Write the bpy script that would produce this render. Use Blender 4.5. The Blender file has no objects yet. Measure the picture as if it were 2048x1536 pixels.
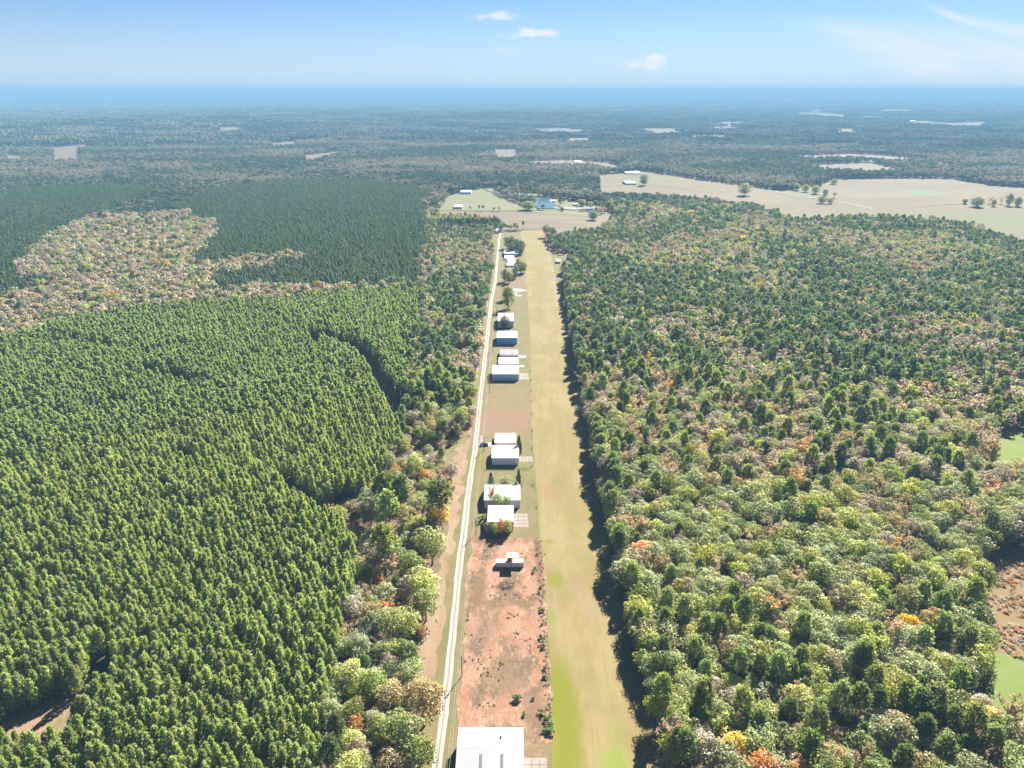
import bpy, math, random
import numpy as np
from mathutils import Vector
from mathutils.geometry import delaunay_2d_cdt

R = math.radians
rng = np.random.default_rng(11)
random.seed(5)
sc = bpy.context.scene
COL = sc.collection

# ------------------------------------------------------------------ camera, sky, sun, exposure
CAM_H = 190.0
F = 1420.0
PITCH = math.atan((768 - 183) / F)
SP, CP = math.sin(PITCH), math.cos(PITCH)
cam_d = bpy.data.cameras.new('camera')
cam_d.sensor_width = 36.0
cam_d.lens = 36.0 * F / 2048.0
cam_d.clip_start = 1.0
cam_d.clip_end = 120000.0
cam = bpy.data.objects.new('camera', cam_d)
COL.objects.link(cam)
cam.location = (0, 0, CAM_H)
cam.rotation_euler = (R(90) - PITCH, 0, 0)
sc.camera = cam

SUN_EL, SUN_AZ = R(38), R(27)          # azimuth clockwise from +Y (the way the camera looks)
sun_d = bpy.data.lights.new('sun', 'SUN')
sun_d.energy = 5.0
sun_d.angle = R(0.53)
sun_d.color = (1.0, 0.95, 0.87)
sun = bpy.data.objects.new('sun', sun_d)
COL.objects.link(sun)
sd = Vector((math.sin(SUN_AZ) * math.cos(SUN_EL), math.cos(SUN_AZ) * math.cos(SUN_EL), math.sin(SUN_EL)))
sun.rotation_euler = sd.to_track_quat('Z', 'Y').to_euler()
sun.location = (0, 0, 400)

sc.view_settings.view_transform = 'Standard'
sc.view_settings.look = 'None'
sc.view_settings.gamma = 1.0
sc.view_settings.exposure = 2.3
sc.view_settings.use_curve_mapping = False
sc.cycles.max_bounces = 5
sc.cycles.diffuse_bounces = 3
sc.cycles.transmission_bounces = 4
sc.cycles.transparent_max_bounces = 8
sc.cycles.volume_bounces = 0
sc.cycles.use_denoising = True
sc.cycles.denoiser = 'OPENIMAGEDENOISE'


class NT:
    """small helper to write node trees"""
    def __init__(self, tree):
        self.t = tree
    def n(self, typ, **kw):
        nd = self.t.nodes.new(typ)
        for k, v in kw.items():
            setattr(nd, k, v)
        return nd
    def l(self, a, b):
        self.t.links.new(a, b)
    def put(self, sock, v):
        if isinstance(v, bpy.types.NodeSocket):
            self.l(v, sock)
        elif isinstance(v, (tuple, list)) and len(v) == 3 and sock.type == 'RGBA':
            sock.default_value = (*v, 1)
        else:
            sock.default_value = v
    def math(self, op, a, b=0.0, c=0.0, clamp=False):
        nd = self.n('ShaderNodeMath', operation=op, use_clamp=clamp)
        self.put(nd.inputs[0], a); self.put(nd.inputs[1], b); self.put(nd.inputs[2], c)
        return nd.outputs[0]
    def vmath(self, op, a, b=(0, 0, 0)):
        nd = self.n('ShaderNodeVectorMath', operation=op)
        self.put(nd.inputs[0], a); self.put(nd.inputs[1], b)
        return nd.outputs['Value'] if op in ('LENGTH', 'DOT_PRODUCT', 'DISTANCE') else nd.outputs[0]
    def mix(self, f, a, b, blend='MIX'):
        nd = self.n('ShaderNodeMix', data_type='RGBA', blend_type=blend)
        self.put(nd.inputs[0], f); self.put(nd.inputs[6], a); self.put(nd.inputs[7], b)
        return nd.outputs[2]
    def smooth(self, x, lo, hi):
        nd = self.n('ShaderNodeMapRange', interpolation_type='SMOOTHSTEP')
        self.put(nd.inputs[0], x); self.put(nd.inputs[1], lo); self.put(nd.inputs[2], hi)
        return nd.outputs[0]
    def noise(self, vec, scale=1.0, detail=4.0, rough=0.6, stretch=None):
        if stretch:
            vec = self.vmath('MULTIPLY', vec, stretch)
        nd = self.n('ShaderNodeTexNoise')
        self.l(vec, nd.inputs['Vector'])
        nd.inputs['Scale'].default_value = scale
        nd.inputs['Detail'].default_value = detail
        nd.inputs['Roughness'].default_value = rough
        return nd.outputs['Fac']


def px_dir(px, py):
    u = (px - 1024) / F; v = (py - 768) / F
    return np.array((u, CP - v * SP, -SP - v * CP))

def G(px, py, h=0.0):
    """photograph pixel -> place on the level z = h"""
    d = px_dir(px, py)
    t = (h - CAM_H) / d[2]
    return float(d[0] * t), float(d[1] * t)

def height_at(px, py_base, py_top):
    """height of a point standing over the ground point (px, py_base) that shows at py_top"""
    x, y = G(px, py_base)
    d = px_dir(px, py_top)
    return CAM_H + d[2] * y / d[1]

def project(x, y, z):
    dz = z - CAM_H
    zc = y * CP - dz * SP
    up = y * SP + dz * CP
    return 1024 + F * x / zc, 768 - F * up / zc, zc

# world: Nishita sky with a few thin clouds far off
world = bpy.data.worlds.new('World'); sc.world = world; world.use_nodes = True
w = NT(world.node_tree); world.node_tree.nodes.clear()
sky = w.n('ShaderNodeTexSky', sky_type='NISHITA', sun_disc=False)
sky.sun_elevation = SUN_EL; sky.sun_rotation = SUN_AZ
sky.altitude = 1500; sky.air_density = 1.0; sky.dust_density = 0.0; sky.ozone_density = 3.0
tc = w.n('ShaderNodeTexCoord').outputs['Generated']
sep = w.n('ShaderNodeSeparateXYZ'); w.l(tc, sep.inputs[0])
yy = w.math('MAXIMUM', sep.outputs[1], 0.02)
gu = w.math('DIVIDE', sep.outputs[0], yy)
gv = w.math('DIVIDE', sep.outputs[2], yy)
front = w.math('GREATER_THAN', sep.outputs[1], 0.05)
comb = w.n('ShaderNodeCombineXYZ'); w.l(gu, comb.inputs[0]); w.l(gv, comb.inputs[1])
P2 = comb.outputs[0]
def gno(px, py):
    d = px_dir(px, py); return d[0] / d[1], d[2] / d[1]
cloud = None
n_puff = w.noise(P2, 46.0, 6, 0.62, (1, 1.7, 1))
n_big = w.noise(P2, 17.0, 3, 0.5, (1, 1.8, 1))
for (px, py, rx, ry, op) in ((1064, 68, 112, 25, .95), (995, 32, 74, 26, .75), (1298, 128, 72, 36, 1.0), (1235, 150, 28, 10, .3),
                             (1010, 102, 90, 26, .2), (1940, 150, 250, 70, .25), (300, 176, 44, 16, .14), (500, 183, 60, 7, .22)):
    cu, cv = gno(px, py)
    e1, e2 = gno(px + rx, py), gno(px, py - ry)
    du = w.math('DIVIDE', w.math('SUBTRACT', gu, cu), abs(e1[0] - cu))
    dv = w.math('DIVIDE', w.math('SUBTRACT', gv, cv), abs(e2[1] - cv))
    # flat base: squash the lower half
    dv = w.math('MULTIPLY', dv, w.math('ADD', 1.0, w.math('MULTIPLY', w.math('LESS_THAN', dv, 0.0), 0.5)))
    r2 = w.math('SQRT', w.math('ADD', w.math('MULTIPLY', du, du), w.math('MULTIPLY', dv, dv)))
    m = w.math('SUBTRACT', 0.72, r2)
    m = w.math('ADD', m, w.math('MULTIPLY', w.math('SUBTRACT', n_puff, 0.5), 1.9))
    m = w.math('ADD', m, w.math('MULTIPLY', w.math('SUBTRACT', n_big, 0.5), 1.4))
    m = w.math('MULTIPLY', w.math('MULTIPLY', w.smooth(m, 0.0, 0.75), w.smooth(r2, 1.5, 0.75)), op)
    cloud = m if cloud is None else w.math('MAXIMUM', cloud, m)
# cirrus streaks to the right, fanning out towards the horizon
def streak(p0, p1, w0, w1, op, seed):
    a, b = np.array(gno(*p0)), np.array(gno(*p1))
    d = b - a; L = float(np.linalg.norm(d)); d /= L; nrm = (-d[1], d[0])
    x = w.math('SUBTRACT', gu, float(a[0])); y = w.math('SUBTRACT', gv, float(a[1]))
    s = w.math('ADD', w.math('MULTIPLY', x, float(d[0])), w.math('MULTIPLY', y, float(d[1])))
    t = w.math('ADD', w.math('MULTIPLY', x, float(nrm[0])), w.math('MULTIPLY', y, float(nrm[1])))
    sn = w.math('DIVIDE', s, L)
    c = w.n('ShaderNodeCombineXYZ'); w.l(s, c.inputs[0]); w.l(t, c.inputs[1]); c.inputs[2].default_value = seed
    t = w.math('ADD', t, w.math('MULTIPLY', w.math('SUBTRACT', w.noise(c.outputs[0], 5.0, 2, .5), .5), .05))
    # a gentle sag
    t = w.math('ADD', t, w.math('MULTIPLY', w.math('MULTIPLY', sn, w.math('SUBTRACT', 1.0, sn)), .03))
    width = w.math('ADD', w0, w.math('MULTIPLY', w.math('MAXIMUM', sn, 0.0), w1 - w0))
    prof = w.smooth(w.math('ABSOLUTE', w.math('DIVIDE', t, width)), 1.0, 0.0)
    fib = w.smooth(w.noise(c.outputs[0], 30.0, 5, .6, (.25, 2.2, 1)), .3, .75)
    m = w.math('MULTIPLY', prof, w.smooth(sn, 0.0, 0.35))
    m = w.math('MULTIPLY', m, w.math('ADD', .35, w.math('MULTIPLY', fib, .65)))
    return w.math('MULTIPLY', m, op)
for s in (streak((1530, 25), (2300, 200), .006, .085, .9, 1.0), streak((1815, -8), (2200, 75), .004, .022, .8, 5.0),
          streak((1700, 60), (2300, 120), .01, .06, .45, 9.0)):
    cloud = w.math('MAXIMUM', cloud, s)
cloud = w.math('MULTIPLY', cloud, front)
tint = w.mix(1.0, sky.outputs[0], (0.285, 0.348, 0.455), 'MULTIPLY')
low_ = w.math('MULTIPLY', w.smooth(sep.outputs[2], .12, .0), .7)
tint = w.mix(low_, tint, (2.55, 3.1, 3.75))
lum = w.mix(cloud, tint, (3.8, 3.8, 3.9))
bg = w.n('ShaderNodeBackground'); w.l(lum, bg.inputs[0]); bg.inputs[1].default_value = 0.052
out = w.n('ShaderNodeOutputWorld'); w.l(bg.outputs[0], out.inputs[0])

# ------------------------------------------------------------------ tags and mesh helpers
def tag(o, label=None, cat=None, group=None, kind=None):
    if label: o['label'] = label
    if cat: o['category'] = cat
    if group: o['group'] = group
    if kind: o['kind'] = kind
    return o

def empty(name, loc, rz=0.0):
    o = bpy.data.objects.new(name, None); COL.objects.link(o)
    o.location = loc; o.rotation_euler = (0, 0, rz); o.empty_display_size = 0.5
    return o

class MB:
    """collects shapes for one mesh object"""
    def __init__(self):
        self.v = []; self.f = []; self.m = []; self.smooth = False
    def add(self, vs, fs, m=0):
        k = len(self.v)
        self.v += [tuple(map(float, p)) for p in vs]
        self.f += [tuple(i + k for i in f) for f in fs]
        self.m += [m] * len(fs)
        return self
    def box(self, x0, x1, y0, y1, z0, z1, m=0):
        vs = [(x0, y0, z0), (x1, y0, z0), (x1, y1, z0), (x0, y1, z0), (x0, y0, z1), (x1, y0, z1), (x1, y1, z1), (x0, y1, z1)]
        return self.add(vs, [(0, 3, 2, 1), (4, 5, 6, 7), (0, 1, 5, 4), (1, 2, 6, 5), (2, 3, 7, 6), (3, 0, 4, 7)], m)
    def tube(self, pts, rad, n=6, m=0, cap=True):
        pts = [Vector(p) for p in pts]
        rad = [rad] * len(pts) if isinstance(rad, (int, float)) else rad
        vs = []; fs = []
        for i, p in enumerate(pts):
            d = (pts[min(i + 1, len(pts) - 1)] - pts[max(i - 1, 0)]).normalized()
            a = d.cross(Vector((0, 0, 1)) if abs(d.z) < .9 else Vector((1, 0, 0))).normalized(); b = d.cross(a)
            for k in range(n):
                t = 2 * math.pi * k / n
                vs.append(p + (a * math.cos(t) + b * math.sin(t)) * rad[i])
        for i in range(len(pts) - 1):
            for k in range(n):
                fs.append((i * n + k, i * n + (k + 1) % n, (i + 1) * n + (k + 1) % n, (i + 1) * n + k))
        if cap:
            fs.append(tuple(range(n))[::-1]); fs.append(tuple((len(pts) - 1) * n + k for k in range(n)))
        return self.add(vs, fs, m)
    def prism(self, prof, axis, a, b, m=0):
        """prof: list of 2-D points, extruded along axis from a to b"""
        n = len(prof)
        def P(q, t):
            return {'x': (t, q[0], q[1]), 'y': (q[0], t, q[1]), 'z': (q[0], q[1], t)}[axis]
        vs = [P(q, a) for q in prof] + [P(q, b) for q in prof]
        fs = [tuple(range(n))[::-1], tuple(range(n, 2 * n))] + [(i, (i + 1) % n, n + (i + 1) % n, n + i) for i in range(n)]
        return self.add(vs, fs, m)
    def mesh(self, name, mats):
        me = bpy.data.meshes.new(name)
        me.from_pydata(self.v, [], self.f)
        for mt in (mats if isinstance(mats, (list, tuple)) else [mats]):
            me.materials.append(mt)
        if max(self.m, default=0) > 0:
            me.polygons.foreach_set('material_index', self.m)
        me.update()
        return me
    def build(self, name, mats, parent=None, loc=(0, 0, 0)):
        o = bpy.data.objects.new(name, self.mesh(name, mats)); COL.objects.link(o)
        o.location = loc
        if parent: o.parent = parent
        return o

def np_mesh(name, V, Fc, mats, midx=None, col=None):
    """quads/tris from numpy arrays; col = per-face colour-ish float stored on corners"""
    me = bpy.data.meshes.new(name)
    me.from_pydata(V.tolist(), [], Fc)
    for mt in mats: me.materials.append(mt)
    if midx is not None: me.polygons.foreach_set('material_index', np.asarray(midx, dtype=np.int32))
    if col is not None:
        at = me.attributes.new('shade', 'FLOAT', 'FACE')
        at.data.foreach_set('value', np.asarray(col, dtype=np.float32))
    me.update()
    return me

# ------------------------------------------------------------------ noise for layout
def vnoise(x, y, scale, seed):
    x = np.asarray(x, float) / scale; y = np.asarray(y, float) / scale
    xi = np.floor(x).astype(np.int64); yi = np.floor(y).astype(np.int64)
    fx = x - xi; fy = y - yi
    fx = fx * fx * (3 - 2 * fx); fy = fy * fy * (3 - 2 * fy)
    def hsh(a, b):
        h = (a * 374761393 + b * 668265263 + seed * 974634777) & 0xffffffff
        h = ((h ^ (h >> 13)) * 1274126177) & 0xffffffff
        return ((h ^ (h >> 16)) & 0xffffff) / float(0xffffff)
    return (hsh(xi, yi) * (1 - fx) + hsh(xi + 1, yi) * fx) * (1 - fy) + (hsh(xi, yi + 1) * (1 - fx) + hsh(xi + 1, yi + 1) * fx) * fy

def sstep(a, b, x):
    t = np.clip((x - a) / (b - a), 0, 1); return t * t * (3 - 2 * t)

def terrain(x, y):
    x = np.asarray(x, float); y = np.asarray(y, float)
    r = np.hypot(x, y)
    n = (vnoise(x, y, 1900, 3) - .5) + .5 * (vnoise(x, y, 800, 4) - .5)
    n2 = (vnoise(x, y, 9000, 5) - .5)
    return sstep(2400, 5200, r) * n * 46 + sstep(7000, 20000, r) * (n2 * 120 + 4)

def inpoly(x, y, poly):
    x = np.asarray(x, float); y = np.asarray(y, float)
    c = np.zeros(x.shape, bool); n = len(poly)
    for i in range(n):
        x0, y0 = poly[i]; x1, y1 = poly[(i + 1) % n]
        if y0 == y1: continue
        hit = ((y0 > y) != (y1 > y)) & (x < (x1 - x0) * (y - y0) / (y1 - y0) + x0)
        c ^= hit
    return c

def WP(pxs, near_h=0.0, h=0.0):
    """pixel outline -> ground outline; near_h: woods this high hide the near edge"""
    out = []
    for (a, b) in pxs:
        up = inpoly([a - 2.5, a, a + 2.5], [b - 1.2] * 3, pxs).any(); dn = inpoly([a - 2.5, a, a + 2.5], [b + 1.2] * 3, pxs).any()
        out.append(G(a, b, near_h if (near_h and up and not dn) else h))
    return out

# ------------------------------------------------------------------ materials
def new_mat(name):
    m = bpy.data.materials.new(name); m.use_nodes = True
    m.node_tree.nodes.clear()
    t = NT(m.node_tree)
    o = t.n('ShaderNodeOutputMaterial')
    return m, t, o

def solid(name, col, rough=0.6, metal=0.0, noise=0.06, scale=1.5, bump=0.0, spec=0.4):
    m, t, o = new_mat(name)
    b = t.n('ShaderNodeBsdfPrincipled')
    P = t.n('ShaderNodeNewGeometry').outputs['Position']
    nz = t.noise(P, scale, 5, .6)
    c = t.mix(t.smooth(nz, .3, .7), tuple(x * (1 - noise) for x in col), tuple(min(1, x * (1 + noise)) for x in col))
    t.l(c, b.inputs['Base Color'])
    b.inputs['Roughness'].default_value = rough; b.inputs['Metallic'].default_value = metal
    b.inputs['Specular IOR Level'].default_value = spec
    if bump:
        bn = t.n('ShaderNodeBump'); bn.inputs['Strength'].default_value = bump; t.l(nz, bn.inputs['Height']); t.l(bn.outputs[0], b.inputs['Normal'])
    t.l(b.outputs[0], o.inputs[0])
    return m

def ribbed(name, col, pitch=0.3, dirt=0.12, rough=0.45, axis=0, spec=0.4):
    """painted sheet metal: ribs across x (axis 0), streaks and grime"""
    m, t, o = new_mat(name)
    b = t.n('ShaderNodeBsdfPrincipled')
    P = t.n('ShaderNodeTexCoord').outputs['Object']
    sp = t.n('ShaderNodeSeparateXYZ'); t.l(P, sp.inputs[0])
    s = t.math('FRACT', t.math('DIVIDE', sp.outputs[axis], pitch))
    rib = t.smooth(t.math('ABSOLUTE', t.math('SUBTRACT', s, .5)), .30, .44)
    st = t.noise(P, 1.6, 5, .65, (1, .15, .15) if axis == 0 else (.15, 1, .15))
    blotch = t.noise(P, .35, 4, .6)
    c = t.mix(t.math('MULTIPLY', t.smooth(st, .45, .8), dirt * 2.2), col, (col[0] * .55, col[1] * .5, col[2] * .45))
    c = t.mix(t.math('MULTIPLY', t.smooth(blotch, .4, .75), dirt), c, (.35, .31, .27))
    c = t.mix(t.math('MULTIPLY', rib, .14), c, (.12, .12, .13))
    t.l(c, b.inputs['Base Color']); b.inputs['Roughness'].default_value = rough
    b.inputs['Specular IOR Level'].default_value = spec
    bn = t.n('ShaderNodeBump'); bn.inputs['Strength'].default_value = .6; bn.inputs['Distance'].default_value = .05
    t.l(rib, bn.inputs['Height']); t.l(bn.outputs[0], b.inputs['Normal'])
    t.l(b.outputs[0], o.inputs[0])
    return m

def foliage(name, col, col2, trans=0.35, vary=0.35, sheen=0.25, hue=0.03):
    """leaf or needle colour; every tree and every clump differs a little"""
    m, t, o = new_mat(name)
    oi = t.n('ShaderNodeObjectInfo').outputs['Random']
    at = t.n('ShaderNodeAttribute', attribute_name='shade').outputs['Fac']
    P = t.n('ShaderNodeTexCoord').outputs['Object']
    nz = t.noise(P, .8, 3, .6)
    c = t.mix(t.math('ADD', t.math('MULTIPLY', at, .6), t.math('MULTIPLY', nz, .4), clamp=True), col, col2)
    hs = t.n('ShaderNodeHueSaturation')
    t.l(c, hs.inputs['Color'])
    t.l(t.math('ADD', .5 - hue, t.math('MULTIPLY', oi, hue * 2)), hs.inputs['Hue'])
    r2 = t.math('FRACT', t.math('MULTIPLY', oi, 7.31))
    t.l(t.math('ADD', 1 - vary, t.math('MULTIPLY', r2, vary * 2)), hs.inputs['Value'])
    r3 = t.math('FRACT', t.math('MULTIPLY', oi, 13.7))
    t.l(t.math('ADD', .85, t.math('MULTIPLY', r3, .3)), hs.inputs['Saturation'])
    d = t.n('ShaderNodeBsdfDiffuse'); tr = t.n('ShaderNodeBsdfTranslucent'); gl = t.n('ShaderNodeBsdfGlossy')
    gl.inputs['Roughness'].default_value = .45; gl.inputs['Color'].default_value = (.9, .95, .9, 1)
    t.l(hs.outputs[0], d.inputs[0])
    t.l(t.mix(1.0, hs.outputs[0], (1.25, 1.3, .7), 'MULTIPLY'), tr.inputs[0])
    ms = t.n('ShaderNodeMixShader'); ms.inputs[0].default_value = trans
    t.l(d.outputs[0], ms.inputs[1]); t.l(tr.outputs[0], ms.inputs[2])
    m2 = t.n('ShaderNodeMixShader'); m2.inputs[0].default_value = sheen * .06
    t.l(ms.outputs[0], m2.inputs[1]); t.l(gl.outputs[0], m2.inputs[2])
    t.l(m2.outputs[0], o.inputs[0])
    return m

GK = .43
def gk(c): return tuple(x * GK for x in c)
def ground_mat(name, layers, bump=.25, rough=.95, ellipses=(), rings=None):
    """layers: first (colour), then (colour, scale, lo, hi, stretch, strength); ellipses: (cx, cy, rx, ry, colour, strength)"""
    m, t, o = new_mat(name)
    b = t.n('ShaderNodeBsdfPrincipled')
    P = t.n('ShaderNodeNewGeometry').outputs['Position']
    c = gk(layers[0])
    rgb = t.n('ShaderNodeRGB'); rgb.outputs[0].default_value = (*c, 1); c = rgb.outputs[0]
    for i, (col, scale, lo, hi, stretch, k) in enumerate(layers[1:]):
        off = t.vmath('ADD', P, (17.3 * i, 9.1 * i, 0))
        nz = t.noise(off, scale, 5, .65, stretch)
        c = t.mix(t.math('MULTIPLY', t.smooth(nz, lo, hi), k), c, gk(col))
    for (cx, cy, rx, ry, col, k) in ellipses:
        d = t.vmath('LENGTH', t.vmath('MULTIPLY', t.vmath('SUBTRACT', P, (cx, cy, 0)), (1 / rx, 1 / ry, 0)))
        nz = t.noise(P, .22, 5, .65, (1, .35, 1))
        d = t.math('ADD', d, t.math('MULTIPLY', t.math('SUBTRACT', nz, .5), 1.3))
        c = t.mix(t.math('MULTIPLY', t.smooth(d, 1.35, .35), k), c, gk(col))
    if rings:
        cx, cy, k = rings
        d = t.vmath('LENGTH', t.vmath('MULTIPLY', t.vmath('SUBTRACT', P, (cx, cy, 0)), (1, .8, 0)))
        d = t.math('ADD', d, t.math('MULTIPLY', t.noise(P, .10, 4, .65), 16.0))
        wv = t.smooth(t.math('SINE', t.math('MULTIPLY', d, 3.4)), .35, 1.0)
        wv = t.math('MULTIPLY', wv, t.smooth(t.noise(P, .35, 3, .6), .42, .6))
        wv = t.math('MULTIPLY', wv, t.smooth(d, 22.0, 14.0))
        c = t.mix(t.math('MULTIPLY', wv, k), c, (.5, .3, .2))
    t.l(c, b.inputs['Base Color']); b.inputs['Roughness'].default_value = rough
    b.inputs['Specular IOR Level'].default_value = .15
    fine = t.noise(P, 1.7, 6, .7)
    bn = t.n('ShaderNodeBump'); bn.inputs['Strength'].default_value = bump; bn.inputs['Distance'].default_value = .25
    t.l(fine, bn.inputs['Height']); t.l(bn.outputs[0], b.inputs['Normal'])
    t.l(b.outputs[0], o.inputs[0])
    return m

def E(px, py, rx, ry, col, k):
    x, y = G(px, py); return (x, y, rx, ry, col, k)

FLOOR = (.115, .080, .052)
M = {}
M['forest_floor'] = ground_mat('forest_floor', [FLOOR, ((.17, .115, .07), .08, .4, .7, None, .8), ((.05, .06, .028), .05, .5, .7, None, .8),
                                                ((.06, .045, .03), .9, .5, .7, None, .6)], .4)
M['grass'] = ground_mat('verge_grass', [(.25, .215, .085), ((.30, .25, .13), .12, .4, .65, None, .7), ((.36, .22, .13), .045, .52, .68, (1, .6, 1), .75),
                                        ((.17, .19, .05), .06, .5, .7, None, .7), ((.36, .31, .17), .5, .5, .8, (1, .12, 1), .5), ((.12, .12, .04), 1.3, .55, .8, None, .5)],
                        ellipses=[E(1085, 940, 9, 8, (.20, .27, .03), .7), E(1005, 935, 14, 5, (.19, .24, .03), .6), E(1000, 745, 30, 16, (.24, .27, .05), .5),
                                  E(950, 925, 5, 14, (.20, .22, .03), .7), E(985, 850, 25, 20, (.36, .22, .14), .6), E(1020, 835, 25, 14, (.36, .21, .14), .75),
                                  E(1010, 800, 26, 24, (.33, .25, .13), .6), E(1050, 540, 30, 40, (.35, .24, .17), .6), E(1050, 565, 26, 26, (.34, .23, .17), .7)])
YG = (.25, .26, .02)
M['runway'] = ground_mat('runway_grass', [(.335, .265, .100), ((.43, .345, .155), .05, .42, .62, (1, .4, 1), .8), ((.26, .235, .07), .6, .45, .75, (1, .03, 1), .4), ((.46, .37, .21), 2.2, .55, .75, (1, .012, 1), .5), ((.2, .2, .06), 3.2, .6, .8, (1, .02, 1), .4),
                                          ((.40, .32, .19), .35, .5, .72, (1, .04, 1), .6), ((.38, .27, .19), .04, .55, .7, (1, .5, 1), .55),
                                          ((.23, .23, .06), .09, .56, .7, (1, .3, 1), .35), ((.19, .17, .07), 2.0, .55, .8, (1, .5, 1), .45)],
                         ellipses=[E(1125, 1390, 5.5, 17, YG, .95), E(1125, 1490, 7.5, 17, YG, .95), E(1095, 1480, 4, 10, (.30, .30, .03), .8), E(1112, 1160, 3.6, 5.5, YG, .8),
                                   E(1098, 1083, 2.6, 2.2, YG, .7), E(1100, 1230, 2.6, 5, (.27, .31, .05), .6), E(1232, 1530, 5, 8, (.26, .36, .05), .8), E(1230, 1480, 3, 9, (.26, .33, .06), .4),
                                   E(1095, 980, 7, 9, (.40, .24, .12), .6), E(1100, 1240, 2.5, 9, (.27, .3, .06), .5), E(1070, 500, 16, 90, (.33, .30, .10), .4),
                                   E(1075, 1030, 2, 24, (.24, .29, .05), .6)])
dirt_layers = [(.47, .245, .150), ((.56, .34, .23), .16, .42, .64, (1, .5, 1), .9), ((.38, .185, .11), .09, .5, .7, None, .7), ((.20, .145, .08), .10, .47, .60, (1, .5, 1), .9),
               ((.66, .48, .38), .9, .52, .70, (1, .4, 1), .8), ((.15, .10, .06), 1.1, .53, .68, None, .85), ((.52, .34, .25), 2.6, .58, .75, (.6, 1, 1), .7)]
M['dirt_lot'] = ground_mat('red_dirt', dirt_layers, .5,
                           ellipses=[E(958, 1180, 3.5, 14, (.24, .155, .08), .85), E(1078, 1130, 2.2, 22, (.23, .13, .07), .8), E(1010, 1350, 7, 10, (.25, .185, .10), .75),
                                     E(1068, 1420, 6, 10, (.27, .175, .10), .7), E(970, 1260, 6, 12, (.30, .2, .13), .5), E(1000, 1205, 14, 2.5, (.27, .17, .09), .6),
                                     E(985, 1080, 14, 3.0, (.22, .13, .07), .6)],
                           rings=(*G(1012, 1130), .5))
M['clay_verge'] = ground_mat('clay_verge', [(.42, .285, .175), ((.49, .37, .25), .12, .42, .66, (1, .4, 1), .8), ((.25, .20, .08), .07, .5, .66, (1, .5, 1), .85),
                                            ((.40, .21, .12), .5, .52, .72, (1, .15, 1), .7), ((.30, .2, .1), 1.5, .5, .8, None, .5)], .35)
M['gravel'] = ground_mat('pale_gravel', [(.56, .52, .47), ((.70, .67, .62), .5, .4, .7, (1, .08, 1), .8), ((.42, .36, .30), 1.4, .5, .75, (1, .12, 1), .7)], .3)
M['gravel_rut'] = ground_mat('gravel_crown', [(.40, .35, .27), ((.30, .27, .16), .8, .45, .7, (1, .1, 1), .8), ((.55, .5, .44), 1.5, .5, .75, None, .5)], .3)
M['concrete'] = ground_mat('pale_concrete', [(.46, .38, .33), ((.55, .48, .42), .4, .4, .7, None, .7), ((.32, .25, .2), .9, .52, .72, None, .7)], .15)
M['concrete_white'] = ground_mat('white_concrete', [(.62, .60, .56), ((.5, .47, .43), .6, .5, .8, None, .6)], .1)
M['pasture'] = ground_mat('pasture', [(.25, .265, .105), ((.30, .26, .15), .012, .42, .6, (.5, 1, 1), .8), ((.21, .25, .085), .02, .5, .66, None, .6), ((.36, .3, .19), .08, .55, .75, None, .5)], .2)
M['brown_field'] = ground_mat('brown_field', [(.26, .195, .125), ((.32, .255, .16), .012, .42, .6, (.35, 1, 1), .8), ((.20, .155, .11), .03, .5, .66, (.3, 1, 1), .7), ((.22, .24, .10), .015, .6, .7, None, .7)], .2)
M['hay_field'] = ground_mat('hay_field', [(.245, .190, .095), ((.30, .24, .13), .006, .42, .6, (.4, 1, 1), .8), ((.24, .20, .12), .012, .48, .7, (.25, 1, 1), .7), ((.22, .235, .12), .005, .55, .68, None, .6), ((.31, .25, .16), .03, .55, .75, (.2, 1, 1), .5)], .15,
                             ellipses=[E(1845, 385, 40, 60, (.20, .29, .12), 1.0), E(1870, 395, 22, 30, (.22, .17, .12), .8), E(1720, 380, 70, 60, (.23, .2, .12), .5), E(1600, 385, 60, 90, (.20, .22, .09), .6), E(1960, 440, 150, 110, (.19, .22, .08), .75), E(1280, 362, 90, 90, (.22, .23, .10), .6), E(1780, 400, 90, 30, (.19, .16, .09), .6)])
M['pale_field'] = ground_mat('pale_field', [(.26, .205, .12), ((.21, .20, .10), .008, .45, .65, None, .8)], .1)
M['pink_field'] = ground_mat('bare_field', [(.29, .21, .15), ((.26, .22, .14), .008, .45, .65, None, .7)], .1)
M['brush_ground'] = ground_mat('brush_ground', [(.33, .235, .12), ((.37, .26, .17), .2, .45, .65, None, .8), ((.24, .21, .07), .3, .5, .7, None, .8)], .4)
M['green_field'] = ground_mat('green_field', [(.24, .32, .07), ((.30, .33, .12), .08, .45, .65, None, .7)], .2)
M['far_land'] = None

m, t, o = new_mat('water'); b = t.n('ShaderNodeBsdfPrincipled')
b.inputs['Base Color'].default_value = (.06, .10, .11, 1); b.inputs['Roughness'].default_value = .08; b.inputs['IOR'].default_value = 1.33
bn = t.n('ShaderNodeBump'); bn.inputs['Strength'].default_value = .25; bn.inputs['Distance'].default_value = .3
t.l(t.noise(t.n('ShaderNodeNewGeometry').outputs['Position'], .35, 4, .6, (1, .4, 1)), bn.inputs['Height']); t.l(bn.outputs[0], b.inputs['Normal'])
t.l(b.outputs[0], o.inputs[0]); M['water'] = m
M['muddy_water'] = solid('muddy_water', (.17, .15, .10), .35, 0, .2, .02)

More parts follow.
